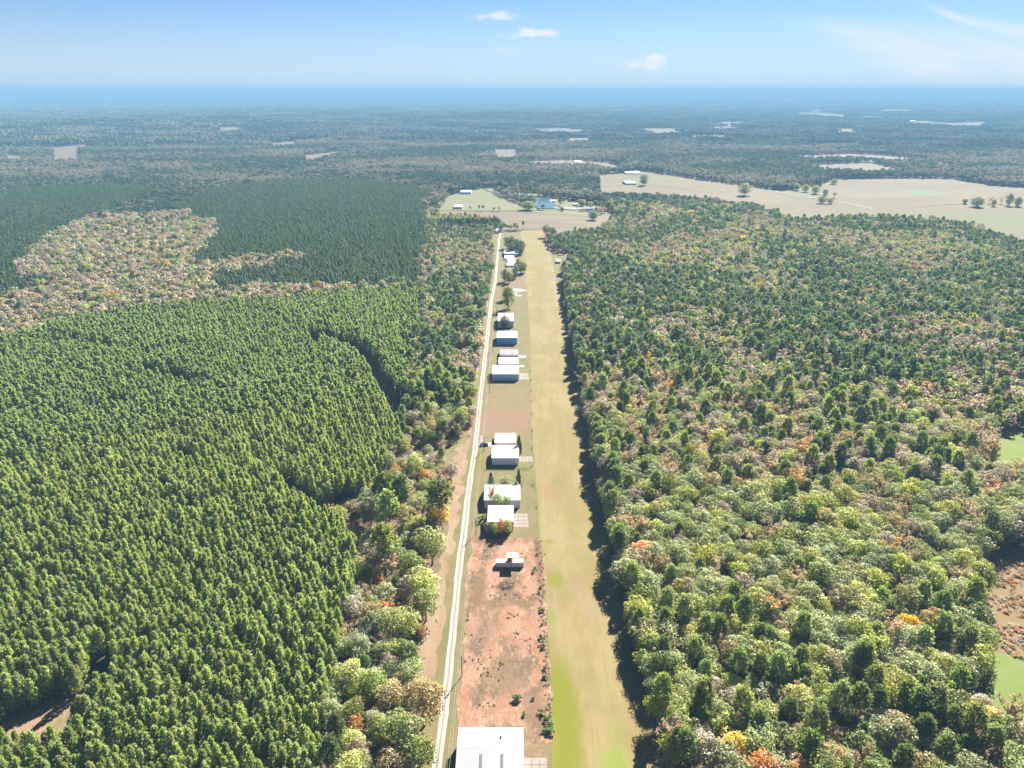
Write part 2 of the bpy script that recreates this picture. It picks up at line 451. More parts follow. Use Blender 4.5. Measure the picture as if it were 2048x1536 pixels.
M['pine'] = foliage('pine_needles', (.085, .115, .042), (.330, .370, .155), .52, .26)
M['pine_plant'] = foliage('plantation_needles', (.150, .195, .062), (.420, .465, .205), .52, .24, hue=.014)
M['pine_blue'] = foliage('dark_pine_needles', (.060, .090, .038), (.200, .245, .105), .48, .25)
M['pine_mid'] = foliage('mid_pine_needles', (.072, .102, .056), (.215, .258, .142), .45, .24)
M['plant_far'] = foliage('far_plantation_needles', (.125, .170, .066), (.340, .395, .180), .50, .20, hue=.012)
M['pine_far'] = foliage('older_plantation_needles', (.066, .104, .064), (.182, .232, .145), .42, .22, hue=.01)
M['cedar'] = foliage('cedar_needles', (.035, .065, .028), (.085, .125, .05), .25, .2)
SPEC = {  # broadleaf looks: colour words -> leaf colours
    'olive green': ((0.125, 0.154, 0.041), (0.342, 0.365, 0.114)),
    'pale grey green': ((0.194, 0.214, 0.108), (0.399, 0.416, 0.211)),
    'yellow green': ((0.228, 0.251, 0.057), (0.479, 0.479, 0.142)),
    'dark green': ((0.057, 0.091, 0.030), (0.171, 0.211, 0.068)),
    'golden yellow': ((0.456, 0.319, 0.051), (0.700, 0.513, 0.103)),
    'rust orange': ((0.388, 0.188, 0.074), (0.638, 0.342, 0.148)),
    'pinkish tan': ((0.308, 0.217, 0.165), (0.513, 0.382, 0.302)),
    'brownish olive': ((0.217, 0.171, 0.085), (0.410, 0.331, 0.160)),
    'bare grey': ((0.239, 0.207, 0.180), (0.388, 0.342, 0.299)),
    'brick red': ((0.296, 0.108, 0.063), (0.479, 0.205, 0.114)),
    'dusty tan': ((0.255, 0.210, 0.170), (0.450, 0.380, 0.315)),
}
for k, (a, b_) in SPEC.items():
    M[k] = foliage('leaves_' + k.replace(' ', '_'), a, b_, .40, .22, hue=.015)
M['bark'] = solid('grey_bark', (.17, .135, .105), .9, 0, .3, 2.0, .5, .1)
M['pine_bark'] = solid('pine_bark', (.16, .105, .075), .9, 0, .3, 2.0, .5, .1)
M['dead_wood'] = solid('dead_wood', (.34, .31, .28), .9, 0, .2, 2.0, .3, .1)
M['shrub'] = foliage('shrub_leaves', (.06, .105, .03), (.15, .20, .06), .3, .25)
M['weed'] = foliage('weed_leaves', (.12, .095, .045), (.23, .18, .10), .2, .3)

M['roof_white'] = ribbed('white_metal_roof', (.255, .255, .262), .6, .12)
M['roof_offwhite'] = ribbed('grey_white_metal_roof', (.25, .25, .26), .6, .12)
M['roof_green'] = ribbed('pale_green_metal_roof', (.125, .158, .150), .6, .10)
M['roof_aqua'] = ribbed('pale_aqua_metal_roof', (.095, .130, .133), .6, .16)
M['roof_grey'] = ribbed('galvanised_roof', (.13, .122, .130), 1.2, .2)
M['wall_white'] = ribbed('white_metal_wall', (.78, .84, .92), .3, .10)
M['wall_grey'] = ribbed('grey_metal_wall', (.50, .50, .54), .3, .15)
M['wall_blue'] = ribbed('blue_metal_wall', (.16, .38, .80), .3, .05)
M['wall_slate_shade'] = ribbed('slate_shade_metal_wall', (.48, .64, .86), .3, .08)  # slate blue; also the blue of shade painted into a white hangar wall
M['wall_tan'] = solid('tan_wall', (.62, .48, .40), .8, 0, .15)
M['trim'] = solid('white_trim', (.42, .42, .42), .5)
M['trim_brown'] = solid('brown_fascia', (.20, .15, .14), .7)
M['skylight'] = solid('skylight_panel', (.75, .76, .74), .3)
M['skylight_dark'] = solid('weathered_skylight', (.10, .105, .115), .4, 0, .2, 4)
M['metal_dark'] = solid('dark_metal', (.06, .06, .065), .5)
M['vent_metal'] = solid('vent_metal', (.25, .25, .27), .4, .6)
M['door'] = solid('door_panel', (.42, .43, .46), .5)
M['glass'] = solid('window_glass', (.03, .04, .05), .1, 0, .1, 1, 0, .6)
M['cont_roof'] = ribbed('container_roof', (.31, .30, .295), .5, .10)
M['cont_side'] = ribbed('container_side', (.85, .72, .70), .28, .15)
M['pole'] = solid('pole_wood', (.13, .105, .08), .9, 0, .25, 2, .3)
M['wire'] = solid('wire', (.55, .55, .55), .4, .5)
M['paint_dark'] = solid('dark_car_paint', (.018, .02, .028), .25, .2, .1, 1, 0, .6)
M['paint_white'] = solid('white_paint', (.75, .75, .75), .4)
M['rubber'] = solid('rubber', (.02, .02, .02), .8)
M['lamp'] = solid('lamp_glass', (.6, .6, .58), .2)
M['brush'] = solid('cut_brush', (.15, .115, .08), .95, 0, .4, 3)
M['hut'] = ribbed('far_white_roof', (.34, .35, .365), .8, .05)

# ------------------------------------------------------------------ sheets of ground
def densify(poly, step, jit):
    out = []
    n = len(poly)
    for i in range(n):
        a, b = np.array(poly[i]), np.array(poly[(i + 1) % n])
        L = np.linalg.norm(b - a); k = max(1, int(L / step))
        nr = np.array((-(b - a)[1], (b - a)[0])) / max(L, 1e-6)
        for j in range(k):
            p = a + (b - a) * j / k
            o = (vnoise(p[0], p[1], step * 2.2, 21) - .5) * 2 * jit
            p = p + nr * float(o)
            out.append((float(p[0]), float(p[1])))
    return out

def sheet(name, poly, z, mat, step=8.0, jit=0.8, grid=None, drape=False, parent=None, kind='structure'):
    bd = densify(poly, step, jit)
    n = len(bd)
    pts = [Vector(p) for p in bd]
    if grid:
        xs = [p[0] for p in bd]; ys = [p[1] for p in bd]
        gx, gy = np.meshgrid(np.arange(min(xs), max(xs), grid), np.arange(min(ys), max(ys), grid))
        gx, gy = gx.ravel(), gy.ravel(); k = inpoly(gx, gy, bd)
        pts += [Vector((a, b)) for a, b in zip(gx[k], gy[k])]
    r = delaunay_2d_cdt(pts, [], [tuple(range(n))], 1, 1e-4)
    v = np.array([(p.x, p.y) for p in r[0]])
    zz = (terrain(v[:, 0], v[:, 1]) if drape else np.zeros(len(v))) + z
    fs = []
    for f in r[2]:
        a, b, c = [v[i] for i in f[:3]]
        cr = (b[0] - a[0]) * (c[1] - a[1]) - (b[1] - a[1]) * (c[0] - a[0])
        fs.append(tuple(f) if cr > 0 else tuple(f)[::-1])
    me = bpy.data.meshes.new(name)
    me.from_pydata(np.column_stack([v, zz]).tolist(), [], fs)
    me.materials.append(mat); me.update()
    o = bpy.data.objects.new(name, me); COL.objects.link(o)
    if kind: o['kind'] = kind
    if parent: o.parent = parent
    return o

# the land: one polar sheet to the horizon
def make_land():
    m, t, o = new_mat('land')
    b = t.n('ShaderNodeBsdfPrincipled'); b.inputs['Roughness'].default_value = 1.0; b.inputs['Specular IOR Level'].default_value = .05
    P = t.n('ShaderNodeNewGeometry').outputs['Position']
    near = (.105, .074, .048)
    c = t.mix(t.smooth(t.noise(P, .07, 5, .6), .4, .68), near, (.165, .112, .068))
    c = t.mix(t.math('MULTIPLY', t.smooth(t.noise(P, .045, 4, .6), .5, .68), .8), c, (.05, .058, .026))
    c = t.mix(t.math('MULTIPLY', t.smooth(t.noise(P, .8, 5, .7), .5, .7), .55), c, (.05, .04, .028))
    far = t.mix(t.smooth(t.noise(P, .0016, 6, .6), .42, .6), (.042, .062, .03), (.12, .095, .06))
    fld = t.smooth(t.noise(P, .0011, 3, .5, (.6, 1, 1)), .66, .70)
    far = t.mix(t.math('MULTIPLY', fld, .7), far, (.34, .29, .19))
    d = t.vmath('LENGTH', P)
    c = t.mix(t.smooth(d, 2500, 6000), c, far)
    t.l(c, b.inputs['Base Color']); t.l(b.outputs[0], o.inputs[0])
    rad = np.concatenate([[5], np.geomspace(40, 62000, 170)])
    na = 720
    ang = np.linspace(0, 2 * math.pi, na, endpoint=False)
    rr, aa = np.meshgrid(rad, ang, indexing='ij')
    x, y = rr * np.sin(aa), rr * np.cos(aa)
    z = terrain(x, y)
    V = np.column_stack([x.ravel(), y.ravel(), z.ravel()])
    nr = len(rad)
    i, j = np.meshgrid(np.arange(nr - 1), np.arange(na), indexing='ij')
    j2 = (j + 1) % na
    Q = np.column_stack([(i * na + j).ravel(), (i * na + j2).ravel(), ((i + 1) * na + j2).ravel(), ((i + 1) * na + j).ravel()])[:, ::-1]
    V = np.vstack([V, [[0, 0, 0]]]); c0 = len(V) - 1
    fs = Q.tolist() + [[c0, (k + 1) % na, k] for k in range(na)]
    me = bpy.data.meshes.new('ground'); me.from_pydata(V.tolist(), [], fs); me.materials.append(m); me.update()
    me.polygons.foreach_set('use_smooth', [True] * len(me.polygons))
    # make sure it faces up
    if me.polygons[1000].normal.z < 0: me.flip_normals()
    ob = bpy.data.objects.new('ground', me); COL.objects.link(ob); ob['kind'] = 'structure'
make_land()

# corridor between the woods (ground outline from the near end to the far end)
RIGHT_EDGE = [(1345, 1560), (1320, 1480), (1292, 1380), (1270, 1290), (1252, 1210), (1232, 1120), (1214, 1040), (1200, 960), (1186, 880),
              (1166, 800), (1152, 730), (1140, 650), (1131, 590), (1126, 560), (1128, 535), (1150, 522), (1160, 515), (1108, 505), (1096, 490), (1092, 470), (1086, 457)]
LEFT_EDGE = [(985, 466), (988, 500), (982, 560), (974, 610), (964, 660), (957, 720), (950, 780), (944, 840), (941, 872), (880, 890), (815, 902),
             (822, 912), (870, 915), (905, 950), (900, 1000), (894, 1050), (880, 1095), (886, 1130), (868, 1170), (862, 1220), (842, 1260), (832, 1310), (850, 1370), (852, 1430), (838, 1500), (835, 1560)]
corr = [G(*p) for p in RIGHT_EDGE] + [G(*p) for p in LEFT_EDGE]
corr_near = [(G(850, 1560)[0] - 3, 20), (G(1345, 1560)[0] + 2, 20)]
sheet('grass_verge', corr + corr_near, .010, M['grass'], 5, .9)
CORRIDOR = corr + corr_near
rw_left = [(1106, 1560), (1104, 1480), (1100, 1350), (1094, 1230), (1088, 1150), (1080, 1070), (1074, 1000), (1069, 930), (1065, 860), (1062, 780), (1061, 700), (1058, 640), (1055, 590), (1050, 540), (1048, 500), (1040, 462)]
rw_right = [(1086, 459), (1092, 480), (1104, 520), (1112, 560), (1126, 620), (1140, 690), (1158, 780), (1176, 870), (1192, 960), (1206, 1050), (1222, 1130), (1244, 1220), (1268, 1320), (1296, 1420), (1330, 1560)]
def onward(a, b, y):
    p, q = G(*a), G(*b); u = (y - p[1]) / (q[1] - p[1]); return (p[0] + (q[0] - p[0]) * u, y)
sheet('runway', [onward(rw_left[0], rw_left[4], 22)] + [G(*p) for p in rw_left] + [G(*p) for p in rw_right] + [onward(rw_right[-1], rw_right[-4], 22)], .020, M['runway'], 4, .5)
clay = [(935, 872), (941, 870), (928, 960), (915, 1020), (903, 1100), (894, 1180), (880, 1270), (868, 1350), (862, 1400), (850, 1400), (830, 1310), (845, 1240), (866, 1180), (880, 1130), (884, 1090), (898, 1030), (903, 960), (912, 900)]
sheet('clay_bank', [G(*p) for p in clay], .020, M['clay_verge'], 2.5, 2.2)
clay2 = [(972, 600), (977, 600), (969, 650), (960, 720), (951, 780), (942, 872), (936, 874), (945, 780), (955, 715), (964, 650)]
sheet('clay_bank', [G(*p) for p in clay2], .020, M['clay_verge'], 3, 1.4)
sheet('dirt_lot', [G(*p) for p in ((944, 1074), (1080, 1074), (1087, 1140), (1093, 1230), (1100, 1340), (1104, 1440), (1102, 1480), (1070, 1500), (1048, 1500), (1046, 1456), (916, 1456), (922, 1380), (929, 1250), (936, 1150))], .030, M['dirt_lot'], 2.0, 1.3)
sheet('bare_patch', [G(*p) for p in ((1047, 1495), (1090, 1480), (1094, 1514), (1047, 1514))], .034, ground_mat('bare_soil', [(.30, .19, .13), ((.36, .29, .12), .3, .45, .6, None, .8)]), 2, .4)

road_pts = [(812, 2100, 26), (868, 1600, 18), (873, 1540, 19), (882, 1480, 18), (891, 1400, 17), (898, 1340, 16), (905, 1270, 15), (912, 1200, 14.5), (920, 1120, 13.5), (928, 1065, 13), (935, 1000, 11.5), (943, 940, 10.5),
            (950, 900, 9.8), (956, 840, 9), (960, 800, 8.6), (966, 750, 8.2), (972, 700, 7.8), (977, 650, 7.2), (983, 600, 6.6), (991, 560, 5.6), (994.5, 520, 4.4), (998, 480, 4.2), (1001, 466, 4)]
def ribbon(name, pts, z, mat, wscale=1.0, off=0.0, jit=0.25, close=None):
    c = []
    for (px, py, wpx) in pts:
        x, y = G(px, py); zc = project(x, y, 0)[2]
        c.append((x, y, wpx * zc / F))
    # resample
    q = []
    for (a, b) in zip(c[:-1], c[1:]):
        k = max(1, int(math.dist(a[:2], b[:2]) / 4))
        for j in range(k):
            q.append([a[i] + (b[i] - a[i]) * j / k for i in range(3)])
    q.append(list(c[-1]))
    L, Rr = [], []
    for (x, y, wd) in q:
        wd *= wscale
        j1 = (float(vnoise(x, y, 6, 31)) - .5) * 2 * jit; j2 = (float(vnoise(x + 50, y, 6, 32)) - .5) * 2 * jit
        L.append((x + off - wd / 2 + j1, y)); Rr.append((x + off + wd / 2 + j2, y))
    mb = MB(); n = len(L)
    mb.add([(a, b, z) for a, b in L] + [(a, b, z) for a, b in Rr], [(i, n + i, n + i + 1, i + 1) for i in range(n - 1)])
    return tag(mb.build(name, mat), kind='structure'), q
road, road_line = ribbon('gravel_road', road_pts, .040, M['gravel'], 1.0)
ribbon('gravel_road_crown', road_pts, .050, M['gravel_rut'], .20, 0, .18)
ROADX = np.array([(q[1], q[0]) for q in road_line][::-1])

def slab(name, pxs, mat, z=.05, nx=2, ny=2, parent=None):
    """concrete apron of separate pours with open joints"""
    a, b, c, d = [np.array(G(*p)) for p in pxs]   # far-left, far-right, near-right, near-left
    for i in range(nx):
        for j in range(ny):
            def P(u, v):
                p = (a * (1 - u) + b * u) * (1 - v) + (d * (1 - u) + c * u) * v
                return p
            e = .012
            u0, u1, v0, v1 = i / nx + e, (i + 1) / nx - e, j / ny + e, (j + 1) / ny - e
            q = [P(u0, v0), P(u1, v0), P(u1, v1), P(u0, v1)]
            mb = MB()
            z1 = z + random.uniform(0, .015)
            mb.add([(p[0], p[1], 0.0) for p in q] + [(p[0], p[1], z1) for p in q], [(4, 7, 6, 5), (0, 1, 5, 4), (1, 2, 6, 5), (2, 3, 7, 6), (3, 0, 4, 7)])
            o = mb.build(name, mat)
            tag(o, kind='structure')
slab('concrete_apron', ((1048, 1515), (1094, 1515), (1096, 1560), (1048, 1560)), M['concrete'], nx=3, ny=3)
slab('concrete_apron', ((1027, 1027), (1055, 1027), (1058, 1055), (1028, 1055)), M['concrete'], nx=3, ny=4)
slab('concrete_apron', ((1038, 913), (1065, 913), (1067, 923.5), (1038, 923.5)), M['concrete'], nx=4, ny=2)
slab('concrete_apron', ((1039, 746), (1056, 747), (1058, 759), (1039, 759)), M['concrete'], nx=3, ny=2)
slab('concrete_apron', ((1038.5, 730.5), (1049, 730.5), (1049.4, 734.5), (1038.5, 734.5)), M['concrete_white'], nx=2, ny=1)
slab('concrete_apron', ((1037, 711), (1052, 711), (1053, 716), (1037, 716)), M['concrete_white'], nx=2, ny=1)
slab('concrete_drive', ((959.5, 885), (984, 885), (984, 893), (957.5, 893)), M['concrete_white'], nx=3, ny=1)
slab('concrete_drive', ((960, 871.5), (968, 871.5), (967, 884.5), (959, 884.5)), M['concrete'], nx=1, ny=2)
slab('concrete_apron', ((1026, 577), (1037, 577), (1034, 590), (1025, 590)), M['concrete_white'], nx=1, ny=2)
slab('concrete_apron', ((1037, 577), (1055, 580.5), (1052, 582), (1037, 584)), M['concrete_white'], nx=2, ny=1)
slab('concrete_apron', ((1028, 590.5), (1044, 590), (1044, 592.5), (1028, 593)), M['concrete_white'], nx=2, ny=1)

# fields, clearings, ponds  (name, outline, material, z, height of woods hiding the near edge)
FIELDS = [
    ('pasture', [(880, 421), (890, 402), (898, 390), (930, 383), (968, 377), (1000, 392), (1030, 405), (1055, 414), (1130, 419), (1215, 424), (1180, 434), (1120, 428), (1000, 422)], 'pasture', 0),
    ('brown_field', [(878, 421), (1000, 423), (1090, 422), (1190, 434), (1150, 440), (1105, 442), (1080, 459), (1004, 460), (1002, 446), (874, 434)], 'brown_field', 0),
    ('pasture', [(1098, 394), (1125, 398), (1160, 404), (1210, 412), (1218, 424), (1192, 416), (1150, 416), (1112, 411)], 'pasture', 0),
    ('brown_field', [(1080, 452), (1105, 442), (1150, 440), (1190, 434), (1216, 424), (1235, 430), (1200, 440), (1150, 447), (1100, 457)], 'brown_field', 17),
    ('hay_field', [(1196, 350), (1290, 343), (1350, 352), (1480, 371), (1560, 382), (1590, 378), (1640, 370), (1668, 359), (1760, 357), (1900, 358), (1990, 372), (2200, 384), (2200, 520), (2048, 468), (1990, 448),
                    (1930, 432), (1870, 424), (1800, 420), (1735, 419), (1690, 421), (1590, 423), (1500, 394), (1420, 387), (1330, 379), (1200, 374)], 'hay_field', 20),
    ('hay_field', [(1570, 313), (1700, 308), (1760, 311), (1830, 317), (1860, 324), (1790, 322), (1700, 316), (1600, 317)], 'pink_field', 7),
    ('hay_field', [(1615, 330), (1740, 326), (1780, 335), (1815, 346), (1740, 342), (1640, 338)], 'hay_field', 9),
    ('pale_field', [(988, 299), (1032, 300), (1036, 308), (1020, 312), (990, 308)], 'pale_field', 15),
    ('pink_field', [(606, 311), (680, 303), (692, 306), (640, 313), (612, 316)], 'pink_field', 15),
    ('pink_field', [(105, 294), (182, 290), (192, 294), (158, 302), (156, 315), (108, 316)], 'pink_field', 15),
    ('pale_field', [(14, 309), (45, 311), (44, 316), (10, 315)], 'pink_field', 15),
    ('pale_field', [(1288, 255), (1330, 254), (1362, 259), (1352, 266), (1290, 265)], 'pale_field', 13),
    ('pale_field', [(1096, 255), (1140, 255), (1190, 260), (1186, 264), (1100, 264)], 'pale_field', 13),
    ('pale_field', [(1434, 243), (1512, 245), (1515, 249), (1440, 247)], 'pale_field', 11),
    ('pale_field', [(1400, 253), (1470, 255), (1500, 262), (1430, 260)], 'pink_field', 11),
    ('pale_field', [(1580, 225), (1640, 225), (1700, 231), (1690, 235), (1600, 230)], 'pale_field', 11),
    ('pale_field', [(1880, 246), (1975, 243), (1976, 255), (1900, 252)], 'pale_field', 11),
    ('pale_field', [(1720, 232), (1770, 234), (1770, 237), (1722, 236)], 'pale_field', 11),
    ('pale_field', [(1810, 240), (1870, 243), (1868, 249), (1815, 250)], 'pink_field', 11),
    ('pale_field', [(960, 257), (1000, 256), (1002, 262), (965, 262)], 'pink_field', 11),
    ('pale_field', [(700, 216), (770, 216), (770, 219), (700, 219)], 'pale_field', 4),
    ('pale_field', [(190, 252), (205, 254), (204, 259), (192, 258)], 'pale_field', 11),
    ('pale_field', [(365, 259), (390, 258), (388, 262), (368, 263)], 'pale_field', 11),
    ('pale_field', [(1050, 323), (1130, 320), (1215, 325), (1244, 336), (1230, 337), (1190, 328), (1060, 327)], 'pale_field', 11),
    ('pale_field', [(1130, 278), (1185, 277), (1190, 281), (1135, 282)], 'pink_field', 11),
    ('pale_field', [(1660, 262), (1712, 261), (1716, 265), (1664, 266)], 'pale_field', 11),
    ('pale_field', [(430, 262), (476, 260), (480, 264), (434, 266)], 'pink_field', 11),
    ('pale_field', [(760, 262), (800, 261), (804, 265), (764, 266)], 'pink_field', 11),
    ('pale_field', [(1380, 272), (1450, 271), (1455, 276), (1386, 277)], 'pink_field', 11),
    ('pale_field', [(1860, 326), (1920, 324), (1935, 328), (1880, 330)], 'pale_field', 9),
    ('pale_field', [(1760, 222), (1830, 221), (1835, 224), (1765, 225)], 'pale_field', 8),
    ('pale_field', [(860, 232), (930, 231), (934, 234), (864, 235)], 'pink_field', 8),
    ('pale_field', [(540, 286), (590, 284), (596, 289), (546, 291)], 'pink_field', 11),
    ('brush_clearing', [(1968, 1108), (2110, 1080), (2140, 1330), (2000, 1318), (1962, 1290), (1955, 1220), (1960, 1160)], 'brush_ground', 12),
    ('green_field', [(1955, 1328), (1990, 1306), (2150, 1316), (2160, 1450), (2048, 1450), (1970, 1395)], 'green_field', 14),
    ('green_field', [(1985, 868), (2020, 858), (2120, 848), (2130, 930), (2048, 912), (1995, 896)], 'green_field', 18),
    ('clearing', [(-90, 1500), (0, 1452), (60, 1425), (120, 1392), (150, 1390), (152, 1420), (135, 1455), (80, 1476), (0, 1500), (-60, 1560)], 'clay_verge', 9),
    ('clay_track', [(655, 1022), (675, 1008), (700, 996), (716, 988), (722, 996), (706, 1008), (695, 1024), (700, 1045), (735, 1060), (742, 1085), (722, 1110), (704, 1100), (692, 1060), (672, 1034)], 'clay_verge', 8),
]
OPEN = [CORRIDOR]
for fi, (nm, pl, mt, nh) in enumerate(FIELDS):
    wp = WP(pl, nh)
    far = max(p[1] for p in wp)
    OPEN.append(wp)
    sheet(nm, wp, (.06 if far < 1500 else (.28 if far < 2600 else 1.2)) + .009 * fi, M[mt], max(4, far / 60), max(.6, far / 300), grid=(None if far < 2500 else 90), drape=far > 2400)
PONDS = [('pond', [(1022, 396), (1040, 393.5), (1070, 394), (1100, 396), (1104, 404), (1110, 412), (1132, 415), (1100, 418.5), (1078, 418), (1068, 411), (1040, 403)], 'water'),
         ('pond', [(1172, 421.5), (1195, 421), (1198, 426), (1180, 427)], 'water'),
         ('pond_shallows', [(962, 376), (985, 377), (1015, 380), (1050, 385), (1092, 390), (1085, 393.5), (1040, 391.5), (1005, 389), (975, 383)], 'muddy_water'),
         ('pond_shallows', [(1112, 412.5), (1150, 416), (1192, 415), (1188, 419), (1150, 421), (1108, 418.5)], 'muddy_water')]
for nm, pl, mt in PONDS:
    wp = WP(pl); OPEN.append(wp); sheet(nm, wp, .62 + .02 * len(OPEN), M[mt], 10, 2.0)
ribbon('country_road', [(1290, 343, 4), (1350, 352, 4), (1480, 372, 4.4), (1600, 392.5, 5), (1690, 406, 5), (1745, 418, 5)], .80, M['concrete_white'], 1, 0, .1)
def side_road(name, pts, wd, z, mat):
    q = [np.array(G(*p)) for p in pts]
    mb = MB(); vs = []
    for i, p in enumerate(q):
        d = q[min(i + 1, len(q) - 1)] - q[max(i - 1, 0)]; d /= np.linalg.norm(d); nr = np.array((-d[1], d[0])) * wd / 2
        vs += [(*(p - nr), z), (*(p + nr), z)]
    mb.add(vs, [(2 * i, 2 * i + 2, 2 * i + 3, 2 * i + 1)[::-1] for i in range(len(q) - 1)])
    return tag(mb.build(name, mat), kind='structure')
side_road('farm_track', [(1800, 417), (1850, 412), (1900, 409), (1932, 408)], 5, .76, M['clay_verge'])
side_road('farm_track', [(1200, 373), (1290, 368), (1330, 372), (1400, 383)], 6, .76, M['clay_verge'])
side_road('farm_track', [(1592, 425), (1610, 416), (1650, 410)], 4, .76, M['clay_verge'])

# ------------------------------------------------------------------ trees: shapes
def tube_arrays(mb, pts, rad, n=5):
    mb.tube(pts, rad, n, 0, False)

def leaf_quads(c, nrm, size, aspect=1.0):
    """N quads centred at c, facing nrm (random spin)"""
    N = len(c)
    nrm = nrm / np.maximum(np.linalg.norm(nrm, axis=1, keepdims=True), 1e-6)
    rnd = rng.normal(size=(N, 3)); a = np.cross(nrm, rnd); a /= np.maximum(np.linalg.norm(a, axis=1, keepdims=True), 1e-6)
    b = np.cross(nrm, a)
    s = size[:, None] if isinstance(size, np.ndarray) else size
    a = a * s * .5; b = b * s * .5 * aspect
    V = np.stack([c - a * .9 - b * .6, c + a * .5 - b, c + a + b * .7, c - a * .4 + b], axis=1).reshape(-1, 3)
    Fc = (np.arange(N * 4).reshape(N, 4)).tolist()
    return V, Fc

def broadleaf(h, rad, n_clump, per, size, crown_lo=.28, openness=0.0, limbs=6, seed=0, flat=.85, dmin=-.7):
    """returns (trunk MB, crown verts, faces, shade)"""
    global rng
    old = rng; rng = np.random.default_rng(seed)
    zc = h * (crown_lo + 1) / 2; hz = h * (1 - crown_lo) / 2
    cl = []; tries = 0
    while len(cl) < n_clump and tries < 4000:
        tries += 1
        d = rng.normal(size=3); d /= np.linalg.norm(d)
        if d[2] < dmin: continue
        k = rng.uniform(.45, .78) if d[2] > -.1 else rng.uniform(.4, .72)
        lump = 1 + .24 * math.sin(2 * math.atan2(d[1], d[0]) + seed) + .14 * math.sin(3 * math.atan2(d[1], d[0]) + seed * 2.3) + .12 * rng.normal()
        p = np.array((d[0] * rad * k * lump, d[1] * rad * k * lump, zc + d[2] * hz * k * (flat if d[2] > 0 else 1.2)))
        if all(np.linalg.norm((p - q) / (rad, rad, hz)) > .26 for q, _ in cl) or tries > 2500:
            cl.append((p, rng.uniform(.28, .46) * rad))
    V = []; Fc = []; S = []; k0 = 0
    for (p, r) in cl:
        n = int(per * rng.uniform(.8, 1.2))
        d = rng.normal(size=(n, 3)); d /= np.linalg.norm(d, axis=1, keepdims=True)
        d[:, 2] = np.where(d[:, 2] < -.3, -d[:, 2], d[:, 2])
        rr = r * rng.uniform(.72, 1.08, n)[:, None]
        c = p + d * rr * np.array((1, 1, .78))
        nr = d + rng.normal(size=(n, 3)) * .45 + np.array((0, 0, .55))
        v, f = leaf_quads(c, nr, size * rng.uniform(.7, 1.35, n), .8)
        V.append(v); Fc += [[i + k0 for i in q] for q in f]; k0 += len(v)
        S += list(np.clip(rng.uniform(0, 1) * .6 + rng.uniform(0, .4, n), 0, 1))
    tr = MB()
    bend = rng.normal(size=2) * .25
    top = h * .72
    tr.tube([(0, 0, -.3), (bend[0] * .3, bend[1] * .3, h * .2), (bend[0], bend[1], h * .45), (bend[0] * .5, bend[1] * 1.3, top)], [h * .022 + .05, h * .017, h * .011, h * .004], 6, 0, False)
    order = rng.permutation(len(cl))[:limbs]
    for i in order:
        p, r = cl[i]
        z0 = h * rng.uniform(.25, .5)
        mid = np.array((p[0] * .5, p[1] * .5, z0 + (p[2] - z0) * .6))
        tr.tube([(bend[0] * .6, bend[1] * .6, z0), tuple(mid), tuple(p)], [h * .008, h * .0055, h * .002], 4, 0, False)
    rng = old
    return tr, np.vstack(V), Fc, S

def bare_tree(h, rad, seed, twigs=70, leaves=0, leaf_size=.4):
    global rng
    old = rng; rng = np.random.default_rng(seed)
    tr = MB()
    tr.tube([(0, 0, -.3), (.1, 0, h * .35), (-.1, .1, h * .8)], [h * .018, h * .012, h * .003], 5, 0, False)
    tips = []
    for i in range(9):
        z0 = h * rng.uniform(.25, .65); a = rng.uniform(0, 2 * math.pi); L = rad * rng.uniform(.6, 1)
        e = np.array((math.cos(a) * L, math.sin(a) * L, z0 + h * rng.uniform(.15, .35)))
        m = np.array((e[0] * .45, e[1] * .45, z0 + (e[2] - z0) * .35))
        tr.tube([(0, 0, z0), tuple(m), tuple(e)], [h * .007, h * .005, h * .0015], 4, 0, False)
        tips += [m, e, (m + e) / 2]
    n = twigs * 3
    base = np.array(tips)[rng.integers(0, len(tips), n)]
    d = rng.normal(size=(n, 3)); d[:, 2] = np.abs(d[:, 2]) + .3; d /= np.linalg.norm(d, axis=1, keepdims=True)
    L = rad * rng.uniform(.2, .5, n)[:, None]
    tip = base + d * L
    side = np.cross(d, rng.normal(size=(n, 3))); side /= np.linalg.norm(side, axis=1, keepdims=True)
    V = np.stack([base - side * .05, base + side * .05, tip], 1).reshape(-1, 3)
    Fc = np.arange(3 * n).reshape(n, 3).tolist(); S = list(rng.uniform(0, 1, n))
    if leaves:
        k = rng.integers(0, n, leaves)
        c = base[k] + d[k] * L[k] * rng.uniform(.4, 1, (leaves, 1)) + rng.normal(size=(leaves, 3)) * .25
        v, f = leaf_quads(c, rng.normal(size=(leaves, 3)) + np.array((0, 0, .6)), leaf_size * rng.uniform(.6, 1.3, leaves))
        Fc += [[i + len(V) for i in q] for q in f]; V = np.vstack([V, v]); S += list(rng.uniform(0, 1, leaves))
    rng = old
    return tr, V, Fc, S

